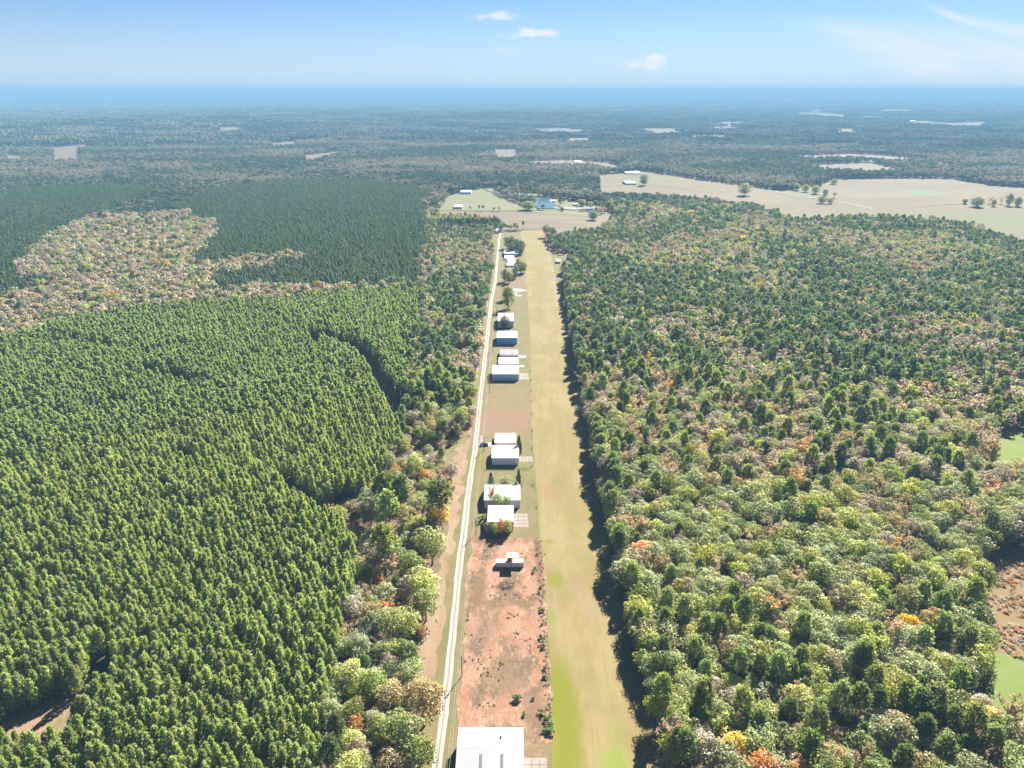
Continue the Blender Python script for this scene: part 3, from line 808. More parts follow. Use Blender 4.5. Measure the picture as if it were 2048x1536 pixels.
def pine(h, rad, lo, n_tuft, blades, blen, seed, round_=.6, bw=.16):
    """needle tufts at the ends of whorled branches"""
    global rng
    old = rng; rng = np.random.default_rng(seed)
    tr = MB()
    tr.tube([(0, 0, -.3), (.05, .03, h * .5), (0, 0, h * .97)], [h * .011 + .05, h * .008, h * .0015], 5, 0, False)
    V = []; S = []; N = 0
    for i in range(n_tuft):
        t = (i + rng.uniform(0, 1)) / n_tuft                    # 0 bottom of crown, 1 top
        t = t ** .85
        prof = (1 - t) ** round_ * (0.45 + .55 * min(1, t * 4))
        a = i * 2.399 + rng.normal() * .3
        r = rad * prof * rng.uniform(.45, 1.05)
        z = h * (lo + (1 - lo) * t) * 1.0
        c = np.array((math.cos(a) * r, math.sin(a) * r, z + rng.normal() * .2))
        if i % 4 == 0 and lo < .9:
            tr.tube([(0, 0, z - r * .35), tuple(c)], [h * .0035, h * .0012], 3, 0, False)
        od = np.array((math.cos(a), math.sin(a), 0)) * (r / rad)
        d = rng.normal(size=(blades, 3)) * .62 + od * .7 + np.array((0, 0, .75))
        d /= np.linalg.norm(d, axis=1, keepdims=True)
        side = np.cross(d, rng.normal(size=(blades, 3))); side /= np.linalg.norm(side, axis=1, keepdims=True)
        L = blen * rng.uniform(.7, 1.25, (blades, 1)) * (1 - .35 * t)
        b0 = c + rng.normal(size=(blades, 3)) * blen * .22
        w_ = bw * blen
        V.append(np.stack([b0 - side * w_, b0 + d * L * .55 - side * w_ * 1.25, b0 + d * L, b0 + d * L * .5 + side * w_ * 1.25], 1).reshape(-1, 3))
        S += list(np.clip(rng.uniform(0, .7) + rng.uniform(0, .3, blades), 0, 1)); N += blades
    rng = old
    return tr, np.vstack(V), np.arange(N * 4).reshape(N, 4).tolist(), S

def two_part(name, gen, leaf, bark):
    tr, V, Fc, S = gen
    tm = tr.mesh(name + '_trunk', bark)
    cm = np_mesh(name + '_crown', V, Fc, [leaf], None, S)
    return tm, cm

def joined(name, gen, leaf, bark):
    tr, V, Fc, S = gen
    nv = len(V)
    V2 = np.vstack([V, np.array(tr.v)])
    F2 = Fc + [[i + nv for i in f] for f in tr.f]
    me = np_mesh(name, V2, F2, [leaf, bark], [0] * len(Fc) + [1] * len(tr.f), list(S) + [.5] * len(tr.f))
    return me

# near shapes (unit: metres, scaled a little per tree)
G_PLANT = [pine(14, 2.5, .18, 110, 13, .92, 100 + i, .62) for i in range(4)]
G_PINE = [pine(20, 3.7, .55, 105, 11, 1.4, 200 + i, .30) for i in range(4)]
G_BROAD = [broadleaf(16, 5.2, 38, 52, .54, .10, seed=300 + i) for i in range(4)]
G_FULL = [broadleaf(16, 5.2, 52, 42, .62, -.04, seed=340 + i, dmin=-.97) for i in range(3)]
G_SPARSE = [bare_tree(15, 4.2, 400 + i, 80, 640, .55) for i in range(3)]
G_BARE = [bare_tree(14, 3.8, 420 + i, 150, 0) for i in range(2)]
G_CEDAR = [pine(8, 1.6, .03, 90, 9, .6, 440 + i, .75, .22) for i in range(2)]
KINDS = {}
KINDS['plantation_pine'] = [two_part('plantation_pine', g, M['pine_plant'], M['pine_bark']) for g in G_PLANT]
KINDS['pine'] = [two_part('pine', g, M['pine'], M['pine_bark']) for g in G_PINE]
KINDS['dark pine'] = [two_part('pine', g, M['pine_blue'], M['pine_bark']) for g in G_PINE[:2]]
KINDS['cedar'] = [two_part('cedar', g, M['cedar'], M['pine_bark']) for g in G_CEDAR]
for k in ('olive green', 'pale grey green', 'yellow green', 'dark green', 'golden yellow', 'rust orange', 'brownish olive', 'brick red', 'dusty tan'):
    gs = G_BROAD if k in ('olive green', 'pale grey green', 'yellow green', 'dark green') else G_BROAD[1:3]
    KINDS[k] = [two_part('broadleaf', g, M[k], M['bark']) for g in gs]
for k in ('olive green', 'pale grey green', 'yellow green', 'dark green', 'brownish olive', 'dusty tan', 'rust orange'):
    KINDS['full ' + k] = [two_part('broadleaf', g, M[k], M['bark']) for g in G_FULL]
KINDS['pinkish tan'] = [two_part('broadleaf', g, M['pinkish tan'], M['bark']) for g in G_SPARSE]
KINDS['thin orange'] = [two_part('broadleaf', g, M['rust orange'], M['bark']) for g in G_SPARSE[:2]]
KINDS['bare grey'] = [two_part('broadleaf', g, M['bare grey'], M['dead_wood']) for g in G_BARE]

def put_tree(kind, x, y, scale, name, label, group=None, rz=None, sz=None, cat='tree', z=0.0):
    tm, cm = random.choice(KINDS[('full ' + kind) if (name in ('garden_tree', 'field_tree') and 'full ' + kind in KINDS) else kind])
    root = empty(name, (x, y, z), random.uniform(0, 6.28) if rz is None else rz)
    a = sz if sz else scale
    root.scale = (scale, scale, a)
    for nm, me in (('trunk', tm), ('crown', cm)):
        o = bpy.data.objects.new(nm, me); COL.objects.link(o); o.parent = root
    return tag(root, label, cat, group)

# ------------------------------------------------------------------ where each wood stands
def woods(pl, h): return [G(p[0], p[1], h) for p in pl]
PLANT1 = woods([(-420, 700), (-250, 690), (0, 668), (60, 655), (150, 628), (300, 604), (450, 592), (560, 590), (640, 578), (700, 574), (838, 568)], 13) + \
         woods([(835, 650), (822, 730), (802, 820), (802, 870), (770, 930), (748, 965), (712, 992), (668, 1010), (650, 1016), (688, 1052), (700, 1095), (712, 1130), (690, 1250), (680, 1300), (660, 1370), (640, 1450), (640, 1640), (-500, 1640)], 5)
PLANT2 = woods([(350, 402), (430, 372), (560, 358), (700, 356), (800, 366), (856, 378)], 12) + woods([(850, 430), (838, 566), (640, 570), (560, 572), (400, 570), (430, 545), (560, 530), (628, 510), (600, 505), (480, 515), (400, 530), (385, 505), (435, 470), (430, 440), (365, 440)], 9)
PLANT3 = woods([(-400, 385), (0, 378), (160, 368), (305, 366), (280, 398), (200, 422), (120, 455), (60, 500), (30, 530), (70, 560), (60, 578), (0, 590), (-400, 700)], 11)
LANES = [([(628, 664), (668, 678), (705, 690), (735, 712), (762, 755), (785, 795), (803, 832)], 12.0),
         ([(150, 1400), (185, 1345), (200, 1300)], 9.0), ([(290, 735), (345, 752), (380, 760), (415, 766)], 9), ([(100, 672), (180, 688), (240, 700)], 8), ([(360, 905), (400, 915)], 8), ([(640, 690), (620, 672)], 8), ([(560, 945), (600, 975), (655, 1012)], 8)]
LANES = [([G(p[0], p[1], 8) for p in a], wd) for a, wd in LANES]
def near_line(x, y, pts, wd):
    m = np.zeros(x.shape, bool)
    for a, b in zip(pts[:-1], pts[1:]):
        ax, ay = a; bx, by = b; dx, dy = bx - ax, by - ay; L2 = dx * dx + dy * dy
        t = np.clip(((x - ax) * dx + (y - ay) * dy) / L2, 0, 1)
        m |= np.hypot(x - ax - t * dx, y - ay - t * dy) < wd / 2
    return m
def inwood(x, y, poly):
    return inpoly(x + (vnoise(x, y, 26, 81) - .5) * 26, y + (vnoise(x, y, 26, 82) - .5) * 40, poly)
def is_open(x, y):
    m = np.zeros(x.shape, bool)
    for p in OPEN: m |= inpoly(x, y, p)
    return m

HAND = []      # hand placed trees (x, y, r) keep others away
# --- plantation rows
def rows(poly, dx, dy, ang, jit):
    xs = [p[0] for p in poly]; ys = [p[1] for p in poly]
    cx, cy = (min(xs) + max(xs)) / 2, (min(ys) + max(ys)) / 2
    S = max(max(xs) - min(xs), max(ys) - min(ys)) * .75
    u, v = np.meshgrid(np.arange(-S, S, dx), np.arange(-S, S, dy))
    u = u.ravel() + rng.normal(size=u.size) * jit; v = v.ravel() + rng.normal(size=v.size) * jit
    ca, sa = math.cos(ang), math.sin(ang)
    x = cx + u * ca - v * sa; y = cy + u * sa + v * ca
    k = inpoly(x, y, poly) if poly is PLANT1 else inwood(x, y, poly); x, y = x[k], y[k]
    px, py, zc = project(x, y, 8.0)
    k = (y > 40) & (px > -330) & (px < 2380) & (py < 1700)
    return x[k], y[k]
pp = [rows(PLANT1, 3.6, 2.75, R(-27), .45), rows(PLANT2, 5.0, 4.0, R(-20), .7), rows(PLANT3, 5.0, 4.2, R(-30), .7)]
grp_ = np.concatenate([np.full(len(a[0]), i) for i, a in enumerate(pp)])
px_ = np.concatenate([a[0] for a in pp]); py_ = np.concatenate([a[1] for a in pp])
k = ~is_open(px_, py_)
for pts, wd in LANES: k &= ~near_line(px_, py_, pts, wd)
k &= rng.uniform(size=len(k)) > .035
px_, py_, grp_ = px_[k], py_[k], grp_[k]
sc_ = rng.uniform(.68, 1.02, len(px_)) * (0.92 + .16 * vnoise(px_, py_, 60, 8))
k = ~((vnoise(px_, py_, 14, 9) < .05))
px_, py_, sc_, grp_ = px_[k], py_[k], sc_[k], grp_[k]

def edge_trees():
    X = []; Y = []
    pts = [G(*p) for p in RIGHT_EDGE[:14]]
    for off, st in ((1.8, 5.6),):
        for a, b in zip(pts[:-1], pts[1:]):
            L = math.dist(a, b); n_ = max(1, int(L / st))
            for i in range(n_):
                u = (i + rng.uniform()) / n_
                X.append(a[0] + (b[0] - a[0]) * u + off + rng.normal() * .8); Y.append(a[1] + (b[1] - a[1]) * u)
    return np.array(X), np.array(Y)
# --- natural woods: jittered grid in rings of growing spacing
def natural():
    X = []; Y = []
    for r0, r1, s in ((0, 560, 5.9), (560, 1150, 5.4), (1150, 2000, 7.4), (2000, 3100, 10.5)):
        g = np.arange(-r1 * .95, r1 * .95, s)
        x, y = np.meshgrid(g, np.arange(20, r1, s))
        x = x.ravel() + rng.uniform(-.46, .46, x.size) * s; y = y.ravel() + rng.uniform(-.46, .46, y.size) * s
        r = np.hypot(x, y)
        p, q, zc = project(x, y, 8.0)
        k = (r >= r0) & (r < r1) & (p > -260) & (p < 2310) & (q < 1690)
        X.append(x[k]); Y.append(y[k])
    ex, ey = edge_trees()
    x = np.concatenate(X + [ex]); y = np.concatenate(Y + [ey])
    k = ~is_open(x, y)
    k &= ~inpoly(x, y, PLANT1)
    for P in (PLANT2, PLANT3): k &= ~inwood(x, y, P)
    return x[k], y[k]
nx_, ny_ = natural()

# hand placed oaks left of the road (photo x, y of crown centre, crown radius px, kind, words)
OAKS = [
    (828, 925, 22, 'yellow green', 'rounded yellow-green tree at the left of the grassy clearing by the gravel road'),
    (878, 955, 27, 'pine', 'broad loose pine leaning over the clay bank, just below the grassy clearing'),
    (850, 955, 14, 'rust orange', 'small orange-tan tree tucked against the broad pine below the grassy clearing'),
    (766, 948, 25, 'dark pine', 'dark pine at the corner of the plantation nearest the clay track'),
    (803, 975, 17, 'dark pine', 'small pointed dark pine between the clay track and the broad roadside pine'),
    (832, 1004, 20, 'pale grey green', 'pale grey-green tree above the brightest round roadside tree'),
    (806, 1026, 22, 'brownish olive', 'open brownish olive tree left of the brightest round roadside tree'),
    (881, 1024, 23, 'golden yellow', 'golden yellow tree on the clay bank above the bright round green tree'),
    (862, 1076, 34, 'yellow green', 'big bright round green tree standing alone on the clay bank'),
    (765, 1062, 25, 'pine', 'green pine beside the shaded grass of the clay track'),
    (737, 1010, 20, 'dark green', 'dark round tree at the head of the clay track'),
    (776, 1008, 19, 'pine', 'slim green pine right of the dark tree at the head of the clay track'),
    (780, 1102, 28, 'olive green', 'olive tree at the top of the roadside oak clump'),
    (744, 1132, 25, 'brownish olive', 'tan-brown tree at the left shoulder of the roadside oak clump'),
    (790, 1138, 20, 'pinkish tan', 'thin tan tree in the middle of the roadside oak clump'),
    (822, 1128, 28, 'olive green', 'olive tree bulging out of the upper right of the oak clump'),
    (846, 1160, 34, 'yellow green', 'large yellow-green oak at the clump edge, level with the containers'),
    (850, 1200, 28, 'olive green', 'olive oak hanging over the verge just below the large yellow-green oak'),
    (757, 1166, 13, 'rust orange', 'small bright orange tree inside the roadside oak clump'),
    (806, 1242, 34, 'yellow green', 'wide yellow-green oak level with the lower end of the container lot'),
    (741, 1225, 26, 'brownish olive', 'tall brownish olive tree beside the dead snag'),
    (718, 1292, 28, 'pale grey green', 'pale grey-green tree in front of the dead snag'),
    (768, 1302, 20, 'pale grey green', 'small pale tree right of the one in front of the dead snag'),
    (814, 1302, 26, 'dark green', 'dark green tree bulging towards the clay verge, half way up the dirt lot'),
    (846, 1264, 10, 'thin orange', 'little orange tree on the verge below the wide yellow-green oak'),
    (700, 1345, 30, 'yellow green', 'yellow-tinged olive tree next to the plantation edge, low in the oak clump'),
    (746, 1362, 30, 'olive green', 'dense olive oak in the middle of the lower clump'),
    (820, 1342, 28, 'olive green', 'green oak just above the big brown oak over the road'),
    (782, 1386, 30, 'brownish olive', 'tan olive oak left of the big brown oak over the road'),
    (846, 1392, 42, 'brownish olive', 'big brown oak reaching over the gravel road'),
    (656, 1400, 25, 'olive green', 'olive tree against the plantation, left of the orange crowned tree'),
    (710, 1448, 17, 'rust orange', 'orange crowned tree low in the roadside clump'),
    (712, 1496, 25, 'brownish olive', 'tan rounded tree directly below the orange crowned one'),
    (806, 1458, 40, 'olive green', 'largest olive oak beside the road, level with the near white hangar roof'),
    (838, 1500, 34, 'olive green', 'dark olive oak at the road edge, left of the near white hangar'),
    (780, 1520, 30, 'brownish olive', 'tan brown oak at the bottom edge of the clump'),
    (698, 1530, 32, 'yellow green', 'bright yellow-green tree at the very bottom, left of the tan brown oak'),
    (660, 1500, 20, 'dark pine', 'small dark pine at the bottom between plantation and oaks'),
    (672, 1450, 18, 'dark pine', 'small dark pine left of the orange crowned tree'),
]
base_h = {'pine': 21, 'dark pine': 21, 'cedar': 8, 'plantation_pine': 14, 'pinkish tan': 15, 'thin orange': 15, 'bare grey': 14}
base_r = {'pine': 3.7, 'dark pine': 3.7, 'cedar': 1.9, 'plantation_pine': 2.6, 'pinkish tan': 4.2, 'thin orange': 4.2, 'bare grey': 4.2}
def from_crown(px, py, rpx, kind, hfac=1.0):
    """tree whose crown centre shows at (px, py) with radius rpx"""
    h, r = base_h.get(kind, 16), base_r.get(kind, 5.8)
    s = 1.0
    for _ in range(4):
        hc = h * s * hfac * (.62 if 'pine' not in kind else .7)
        x, y = G(px, py, hc); zc = project(x, y, hc)[2]
        s = rpx * 1.1 * zc / F / r
    return x, y, s
for (a, b, r, kd, words) in OAKS:
    x, y, s = from_crown(a, b, r, kd)
    sz = s * (1.0 if s > .7 else 1.15)
    put_tree(kd, x, y, s, 'pine_tree' if 'pine' in kd else 'oak_tree', words, 'trees between the plantation and the gravel road', sz=min(sz, 1.25))
    HAND.append((x, y, max(3.0, s * 3.6)))
# dead snag
x, y = G(738, 1312); tr, V, Fc, S = bare_tree(19, 4, 77, 10)
root = empty('dead_tree', (x, y, 0)); tag(root, 'grey leafless snag with broken forked limbs rising from the roadside oak clump', 'dead tree')
o = tr.build('trunk', M['dead_wood'], root); HAND.append((x, y, 3))
ob = bpy.data.objects.new('twig', np_mesh('twig', V, Fc, [M['dead_wood']], None, S)); COL.objects.link(ob); ob.parent = root; ob['kind'] = 'stuff'

# trees around the hangars (photo x of the foot, y of the foot, y of the top, width px)
YARD = [
    (982, 974, 946, 18, 'cedar', 'left dark cedar behind the pale aqua roofed hangar'),
    (1037, 979, 941, 19, 'cedar', 'right dark cedar at the far corner of the pale aqua roofed hangar'),
    (1010, 976, 949, 26, 'pale grey green', 'airy grey-green tree between the two cedars behind the aqua roofed hangar'),
    (982, 1018, 973, 17, 'thin orange', 'reddish brown tree against the left front of the aqua roofed hangar'),
    (996, 1019, 981, 24, 'pale grey green', 'grey-green tree in front of the aqua roofed hangar, beside the reddish one'),
    (1012, 1017, 989, 19, 'yellow green', 'small yellow-green tree in front of the middle of the aqua roofed hangar'),
    (975, 1064, 1041, 18, 'dusty tan', 'brownish bushy tree at the left front corner of the white lean-to shed'),
    (990, 1069, 1043, 20, 'yellow green', 'light green bushy tree at the front of the white lean-to shed'),
    (1002, 1070, 1030, 16, 'rust orange', 'reddish-topped tall tree before the middle of the white lean-to shed'),
    (1016, 1068, 1034, 22, 'yellow green', 'green tree at the right front corner of the white lean-to shed'),
    (1038, 905, 872, 16, 'cedar', 'tall dark cedar between the two white hangars and the runway'),
    (1040, 908, 886, 12, 'cedar', 'lower cedar pressed against the right end of the three-vent hangar'),
    (1010, 655, 627, 22, 'brownish olive', 'brownish tree in front of the tree-hidden white roof'),
    (1006, 655, 640, 14, 'dark green', 'dark low tree below the brownish tree at the tree-hidden white roof'),
    (1016, 617, 566, 28, 'olive green', 'big dark olive tree beside the road, left of the white parking slab'),
    (1013, 600, 569, 22, 'pale grey green', 'pale-topped tree behind the big dark olive one near the white slab'),
    (1010, 563, 534, 18, 'dark green', 'dark tree at the left front of the grove below the white roofs'),
    (1018, 566, 538, 18, 'olive green', 'olive tree at the front of the grove below the white roofs'),
    (1031, 556, 526, 18, 'dark green', 'dark tree in the middle of the grove below the white roofs'),
    (1042, 547, 516, 22, 'olive green', 'tall olive tree at the runway side of the grove'),
    (1049, 545, 518, 16, 'pale grey green', 'paler tree at the far right of the grove by the runway'),
    (1012, 540, 511, 12, 'bare grey', 'leafless tree in front of the left white roofs'),
    (1036, 530, 514, 14, 'olive green', 'olive tree at the right end of the white roofs'),
    (1015, 497, 469, 18, 'dark green', 'leftmost dark tree of the clump behind the blue-walled hangar'),
    (1024, 500, 468, 20, 'dark green', 'tallest dark tree of the clump behind the blue-walled hangar'),
    (1034, 505, 472, 18, 'dark green', 'dark tree right of the tallest in the clump behind the blue-walled hangar'),
    (1043, 507, 476, 17, 'dark green', 'rightmost dark tree of the clump behind the blue-walled hangar'),
    (1022, 507, 482, 20, 'dark green', 'front dark tree of the clump behind the blue-walled hangar'),
    (1040, 510, 490, 14, 'dark green', 'low dark tree at the runway corner of the same clump'),
]
for (a, yb, yt, wpx, kd, words) in YARD:
    x, y = G(a, yb); h = height_at(a, yb, yt); zc = project(x, y, 0)[2]
    s = wpx / 2 * zc / F / base_r.get(kd, 5.8); sz = h / base_h.get(kd, 16)
    put_tree(kd, x, y, s, {'cedar': 'cedar_tree', 'pine': 'pine_tree'}.get(kd, 'garden_tree'), words, 'trees around the hangars', sz=sz)
    if kd in ('dark green', 'olive green') and yb < 620: HAND.append((x, y, 3))

hx = np.array([q[0] for q in HAND]); hy = np.array([q[1] for q in HAND]); hr = np.array([q[2] for q in HAND])
near = ny_ < 420
d = np.hypot(nx_[near][:, None] - hx, ny_[near][:, None] - hy)
kk = np.ones(len(nx_), bool); kk[np.where(near)[0]] = ~(d < hr[None] * 1.2).any(1)
nx_, ny_ = nx_[kk], ny_[kk]

# which kind stands where
def choose_kinds(x, y):
    p, q, zc = project(x, y, 10.0)
    n = len(x)
    u = rng.uniform(size=n)
    pn = vnoise(x, y, 90, 41) * .6 + vnoise(x, y, 32, 42) * .4       # pine stands
    cn = vnoise(x, y, 70, 43) * .6 + vnoise(x, y, 25, 44) * .4       # colour stands
    right = x > (1230 - 1024) / F * zc * .0 + 10
    prob_pine = np.full(n, .45)
    prob_pine = np.where(right, .20 + .16 * sstep(760, 540, q) + .44 * (pn - .5) * 2, prob_pine)
    tan = (~right) & (p < 860) & (q > 395) & (q < 690)
    prob_pine = np.where(tan, .06, prob_pine)
    strip = (~right) & (p > 780) & (q > 430)
    prob_pine = np.where(strip, .36 + .4 * (pn - .5) * 2, prob_pine)
    far = q < 395
    prob_pine = np.where(far, .30 + 1.1 * (pn - .5) * 2, prob_pine)
    # edge of the runway wood: pines
    prob_pine = np.where(right & (p < 1300 - (1536 - q) * .12) & (q > 700), .42, prob_pine)
    prob_pine = np.where(right & (q > 950), prob_pine * .72, prob_pine)
    prob_pine = np.where((~right) & (q > 880), .08, prob_pine)
    kinds = np.empty(n, dtype=object)
    zone = (right & (q < 760)) | strip | far
    want = np.where(far, .46, np.where(strip, .34, .27 + .20 * sstep(700, 460, q)))     # share of pine stands
    stand = sstep(.5 - (want - .5) * .35 - .07, .5 - (want - .5) * .35 + .07, pn)
    prob_pine = np.where(zone & ~tan & ~((~right) & (q > 880)), .12 + .58 * stand, prob_pine)
    ispine = u < prob_pine
    names = ['olive green', 'pale grey green', 'yellow green', 'dark green', 'golden yellow', 'rust orange', 'pinkish tan', 'brownish olive', 'bare grey', 'thin orange', 'brick red', 'dusty tan']
    W = np.tile(np.array([.17, .28, .13, .05, .006, .004, .15, .08, .09, .003, .001, .11]), (n, 1))
    W[:, 6] += .5 * np.clip(cn - .50, 0, 1) * 2.8; W[:, 11] += .4 * np.clip(cn - .5, 0, 1) * 2; W[:, 9] += .02 * np.clip(cn - .55, 0, 1) * 2; on = vnoise(x, y, 18, 47); W[:, 5] += np.where(on > .9, .5, 0); W[:, 4] += np.where(on < .06, .4, 0); W[:, 8] += .25 * np.clip(cn - .55, 0, 1) * 2
    W[:, 2] += .22 * np.clip(.5 - cn, 0, 1) * 2; W[:, 1] += .1 * np.clip(.5 - cn, 0, 1) * 2
    mid = (right & (q < 960)) | strip
    W[mid] *= np.array([.7, 1.0, .8, .8, 1, 1, 1.7, .9, 1.7, 1, 1, 2.0])
    lowr = right & (q > 950); W[lowr, 2] += .08; W[lowr, 1] += .10; W[lowr, 6] *= .6
    W[tan] = np.array([.05, .06, .006, .04, .001, .004, .22, .12, .10, .002, .002, .52])
    W[far & ~tan] = np.array([.08, .16, .02, .10, .002, .004, .18, .12, .12, .004, .001, .32])
    W[x < 10, 4] *= .3; W[x < 10, 10] = 0; W[x < 10, 2] += .05
    W /= W.sum(1, keepdims=True)
    cs = W.cumsum(1); u2 = rng.uniform(size=(n, 1)); pick = (u2 > cs).sum(1)
    for i in range(n):
        if ispine[i]: kinds[i] = 'dark pine' if (u[i] * 37 % 1) < .35 else 'pine'
        else: kinds[i] = names[min(pick[i], 11)]
    return kinds
nk = choose_kinds(nx_, ny_)
nd = np.hypot(nx_, ny_)
nsc = rng.uniform(.66, 1.04, len(nx_)) * (.9 + .2 * vnoise(nx_, ny_, 45, 50))
ispine = np.array([('pine' in k) for k in nk])
nsc *= np.where((nx_ < 0) & (ny_ < 420) & (nx_ > -140), .80, 1.0) * np.where((nx_ < 0) & (ny_ > 800) & (ny_ < 1250) & (nx_ > -160), .72, 1.0) * np.where((nx_ > 0) & (ny_ > 850) & (ny_ < 1150) & (nx_ < 200), .8, 1.0)
nsc = np.where(ispine, nsc * np.where(nd > 560, .86, .93), nsc * np.where(nd > 560, 1.12, 1.05)) * np.where((nd > 560) & (nd < 1150), .88, 1.0) * np.where(nd > 1150, 1.06, 1.0) * np.where(nd > 2000, 1.18, 1.0)

# individuals: the 300 that show largest of each kind
def in_view(x, y, h):
    p, q, zc = project(x, y, h * .75)
    return (p > -12) & (p < 2060) & (q < 1548) & (y > 0), p, q, zc
LEVEL = [(1330, ''), (1430, 'opposite the nearest hangar'), (1310, 'opposite the lower dirt lot'), (1200, 'opposite the upper dirt lot'), (1070, 'opposite the containers'),
         (960, 'opposite the aqua roof'), (860, 'opposite the three-vent hangar'), (0, 'opposite the empty lots')]
def level(q):
    if q > 1430: return LEVEL[1][1]
    for lim, s in LEVEL[2:]:
        if q > lim: return s
def depth_r(p, q):
    edge = 1200 + (q - 960) * .25
    d = p - edge
    for lim, s in ((45, 'edging the runway'), (110, 'just behind the runway edge'), (220, 'some way into the right wood'), (380, 'well inside the right wood'),
                   (560, 'deep in the right wood'), (2000, 'near the right margin')):
        if d < lim: return s
def depth_l(p, q):
    d = 760 - p
    for lim, s in ((60, 'on the plantation edge'), (160, 'a few rows into the plantation'), (280, 'well inside the plantation'), (420, 'in the plantation middle'), (560, 'left of the plantation middle'), (2000, 'at the left picture margin of the plantation')):
        if d < lim: return s
def take(x, y, h, mask, n):
    v, p, q, zc = in_view(x, y, h)
    idx = np.where(v & mask)[0]
    return idx[np.argsort(zc[idx])][:n], p, q
idx, p, q = take(px_, py_, 14, np.ones(len(px_), bool), 300)
for i in idx:
    put_tree('plantation_pine', px_[i], py_[i], sc_[i], 'plantation_pine', f'{"tall" if sc_[i] > 1.0 else "short" if sc_[i] < .9 else "middling"} planted pine {depth_l(p[i], q[i])}, {level(q[i])}', 'pines planted in rows in the plantation')
used = np.zeros(len(px_), bool); used[idx] = True
idx2, p, q = take(nx_, ny_, 20, ispine, 300)
for i in idx2:
    where = depth_r(p[i], q[i]) if nx_[i] > 0 else 'left of the gravel road'
    kd = nk[i]; look = ('tall ' if nsc[i] > .95 else 'smaller ') + ('dark green' if kd == 'dark pine' else 'mid green') + ' pine'
    put_tree(kd, nx_[i], ny_[i], nsc[i], 'pine_tree', f'{look} {where}, {level(q[i])}', 'wild pines in the mixed wood')
idx3, p, q = take(nx_, ny_, 16, ~ispine, 300)
NICE = {'bare grey': 'leafless grey', 'pinkish tan': 'thin pinkish tan', 'thin orange': 'thin orange'}
for i in idx3:
    where = depth_r(p[i], q[i]) if nx_[i] > 0 else 'left of the gravel road'
    kd = nk[i]; look = ('large ' if nsc[i] > .88 else 'small ') + NICE.get(kd, kd) + ' tree'
    put_tree(kd, nx_[i], ny_[i], nsc[i], 'broadleaf_tree', f'{look} {where}, {level(q[i])}', 'broadleaf trees in the mixed wood')
usedn = np.zeros(len(nx_), bool); usedn[idx2] = True; usedn[idx3] = True

# ------------------------------------------------------------------ the rest of the woods as scattered stuff
def scatter(name, x, y, z, rz, s, sz, idx, meshes, label, cat):
    col = bpy.data.collections.new(name + '_shapes')
    for i, me in enumerate(meshes):
        o = bpy.data.objects.new(f'{name}_shape.{i:03d}', me); col.objects.link(o)
    n = len(x)
    me = bpy.data.meshes.new(name)
    me.vertices.add(n)
    me.vertices.foreach_set('co', np.column_stack([x, y, z]).astype(np.float32).ravel())
    for nm, typ, dat, key in (('rot', 'FLOAT_VECTOR', np.column_stack([rng.normal(size=n) * .02, rng.normal(size=n) * .02, rz]), 'vector'),
                              ('scl', 'FLOAT_VECTOR', np.column_stack([s, s, sz]), 'vector'), ('pick', 'INT', idx, 'value')):
        at = me.attributes.new(nm, typ, 'POINT')
        at.data.foreach_set(key, np.asarray(dat, dtype=np.int32 if typ == 'INT' else np.float32).ravel())
    ob = bpy.data.objects.new(name, me); COL.objects.link(ob)
    ng = bpy.data.node_groups.new(name, 'GeometryNodeTree')
    ng.interface.new_socket('Geometry', in_out='INPUT', socket_type='NodeSocketGeometry')
    ng.interface.new_socket('Geometry', in_out='OUTPUT', socket_type='NodeSocketGeometry')
    gi = ng.nodes.new('NodeGroupInput'); go = ng.nodes.new('NodeGroupOutput')
    ci = ng.nodes.new('GeometryNodeCollectionInfo'); ci.inputs['Collection'].default_value = col
    ci.inputs['Separate Children'].default_value = True; ci.inputs['Reset Children'].default_value = True
    ip = ng.nodes.new('GeometryNodeInstanceOnPoints'); ip.inputs['Pick Instance'].default_value = True
    def na(nm, typ):
        a = ng.nodes.new('GeometryNodeInputNamedAttribute'); a.data_type = typ; a.inputs['Name'].default_value = nm; return a.outputs['Attribute']
    ng.links.new(gi.outputs[0], ip.inputs['Points']); ng.links.new(ci.outputs[0], ip.inputs['Instance'])
    ng.links.new(na('pick', 'INT'), ip.inputs['Instance Index']); ng.links.new(na('rot', 'FLOAT_VECTOR'), ip.inputs['Rotation'])
    ng.links.new(na('scl', 'FLOAT_VECTOR'), ip.inputs['Scale']); ng.links.new(ip.outputs[0], go.inputs[0])
    md = ob.modifiers.new('scatter', 'NODES'); md.node_group = ng
    return tag(ob, label, cat, kind='stuff')

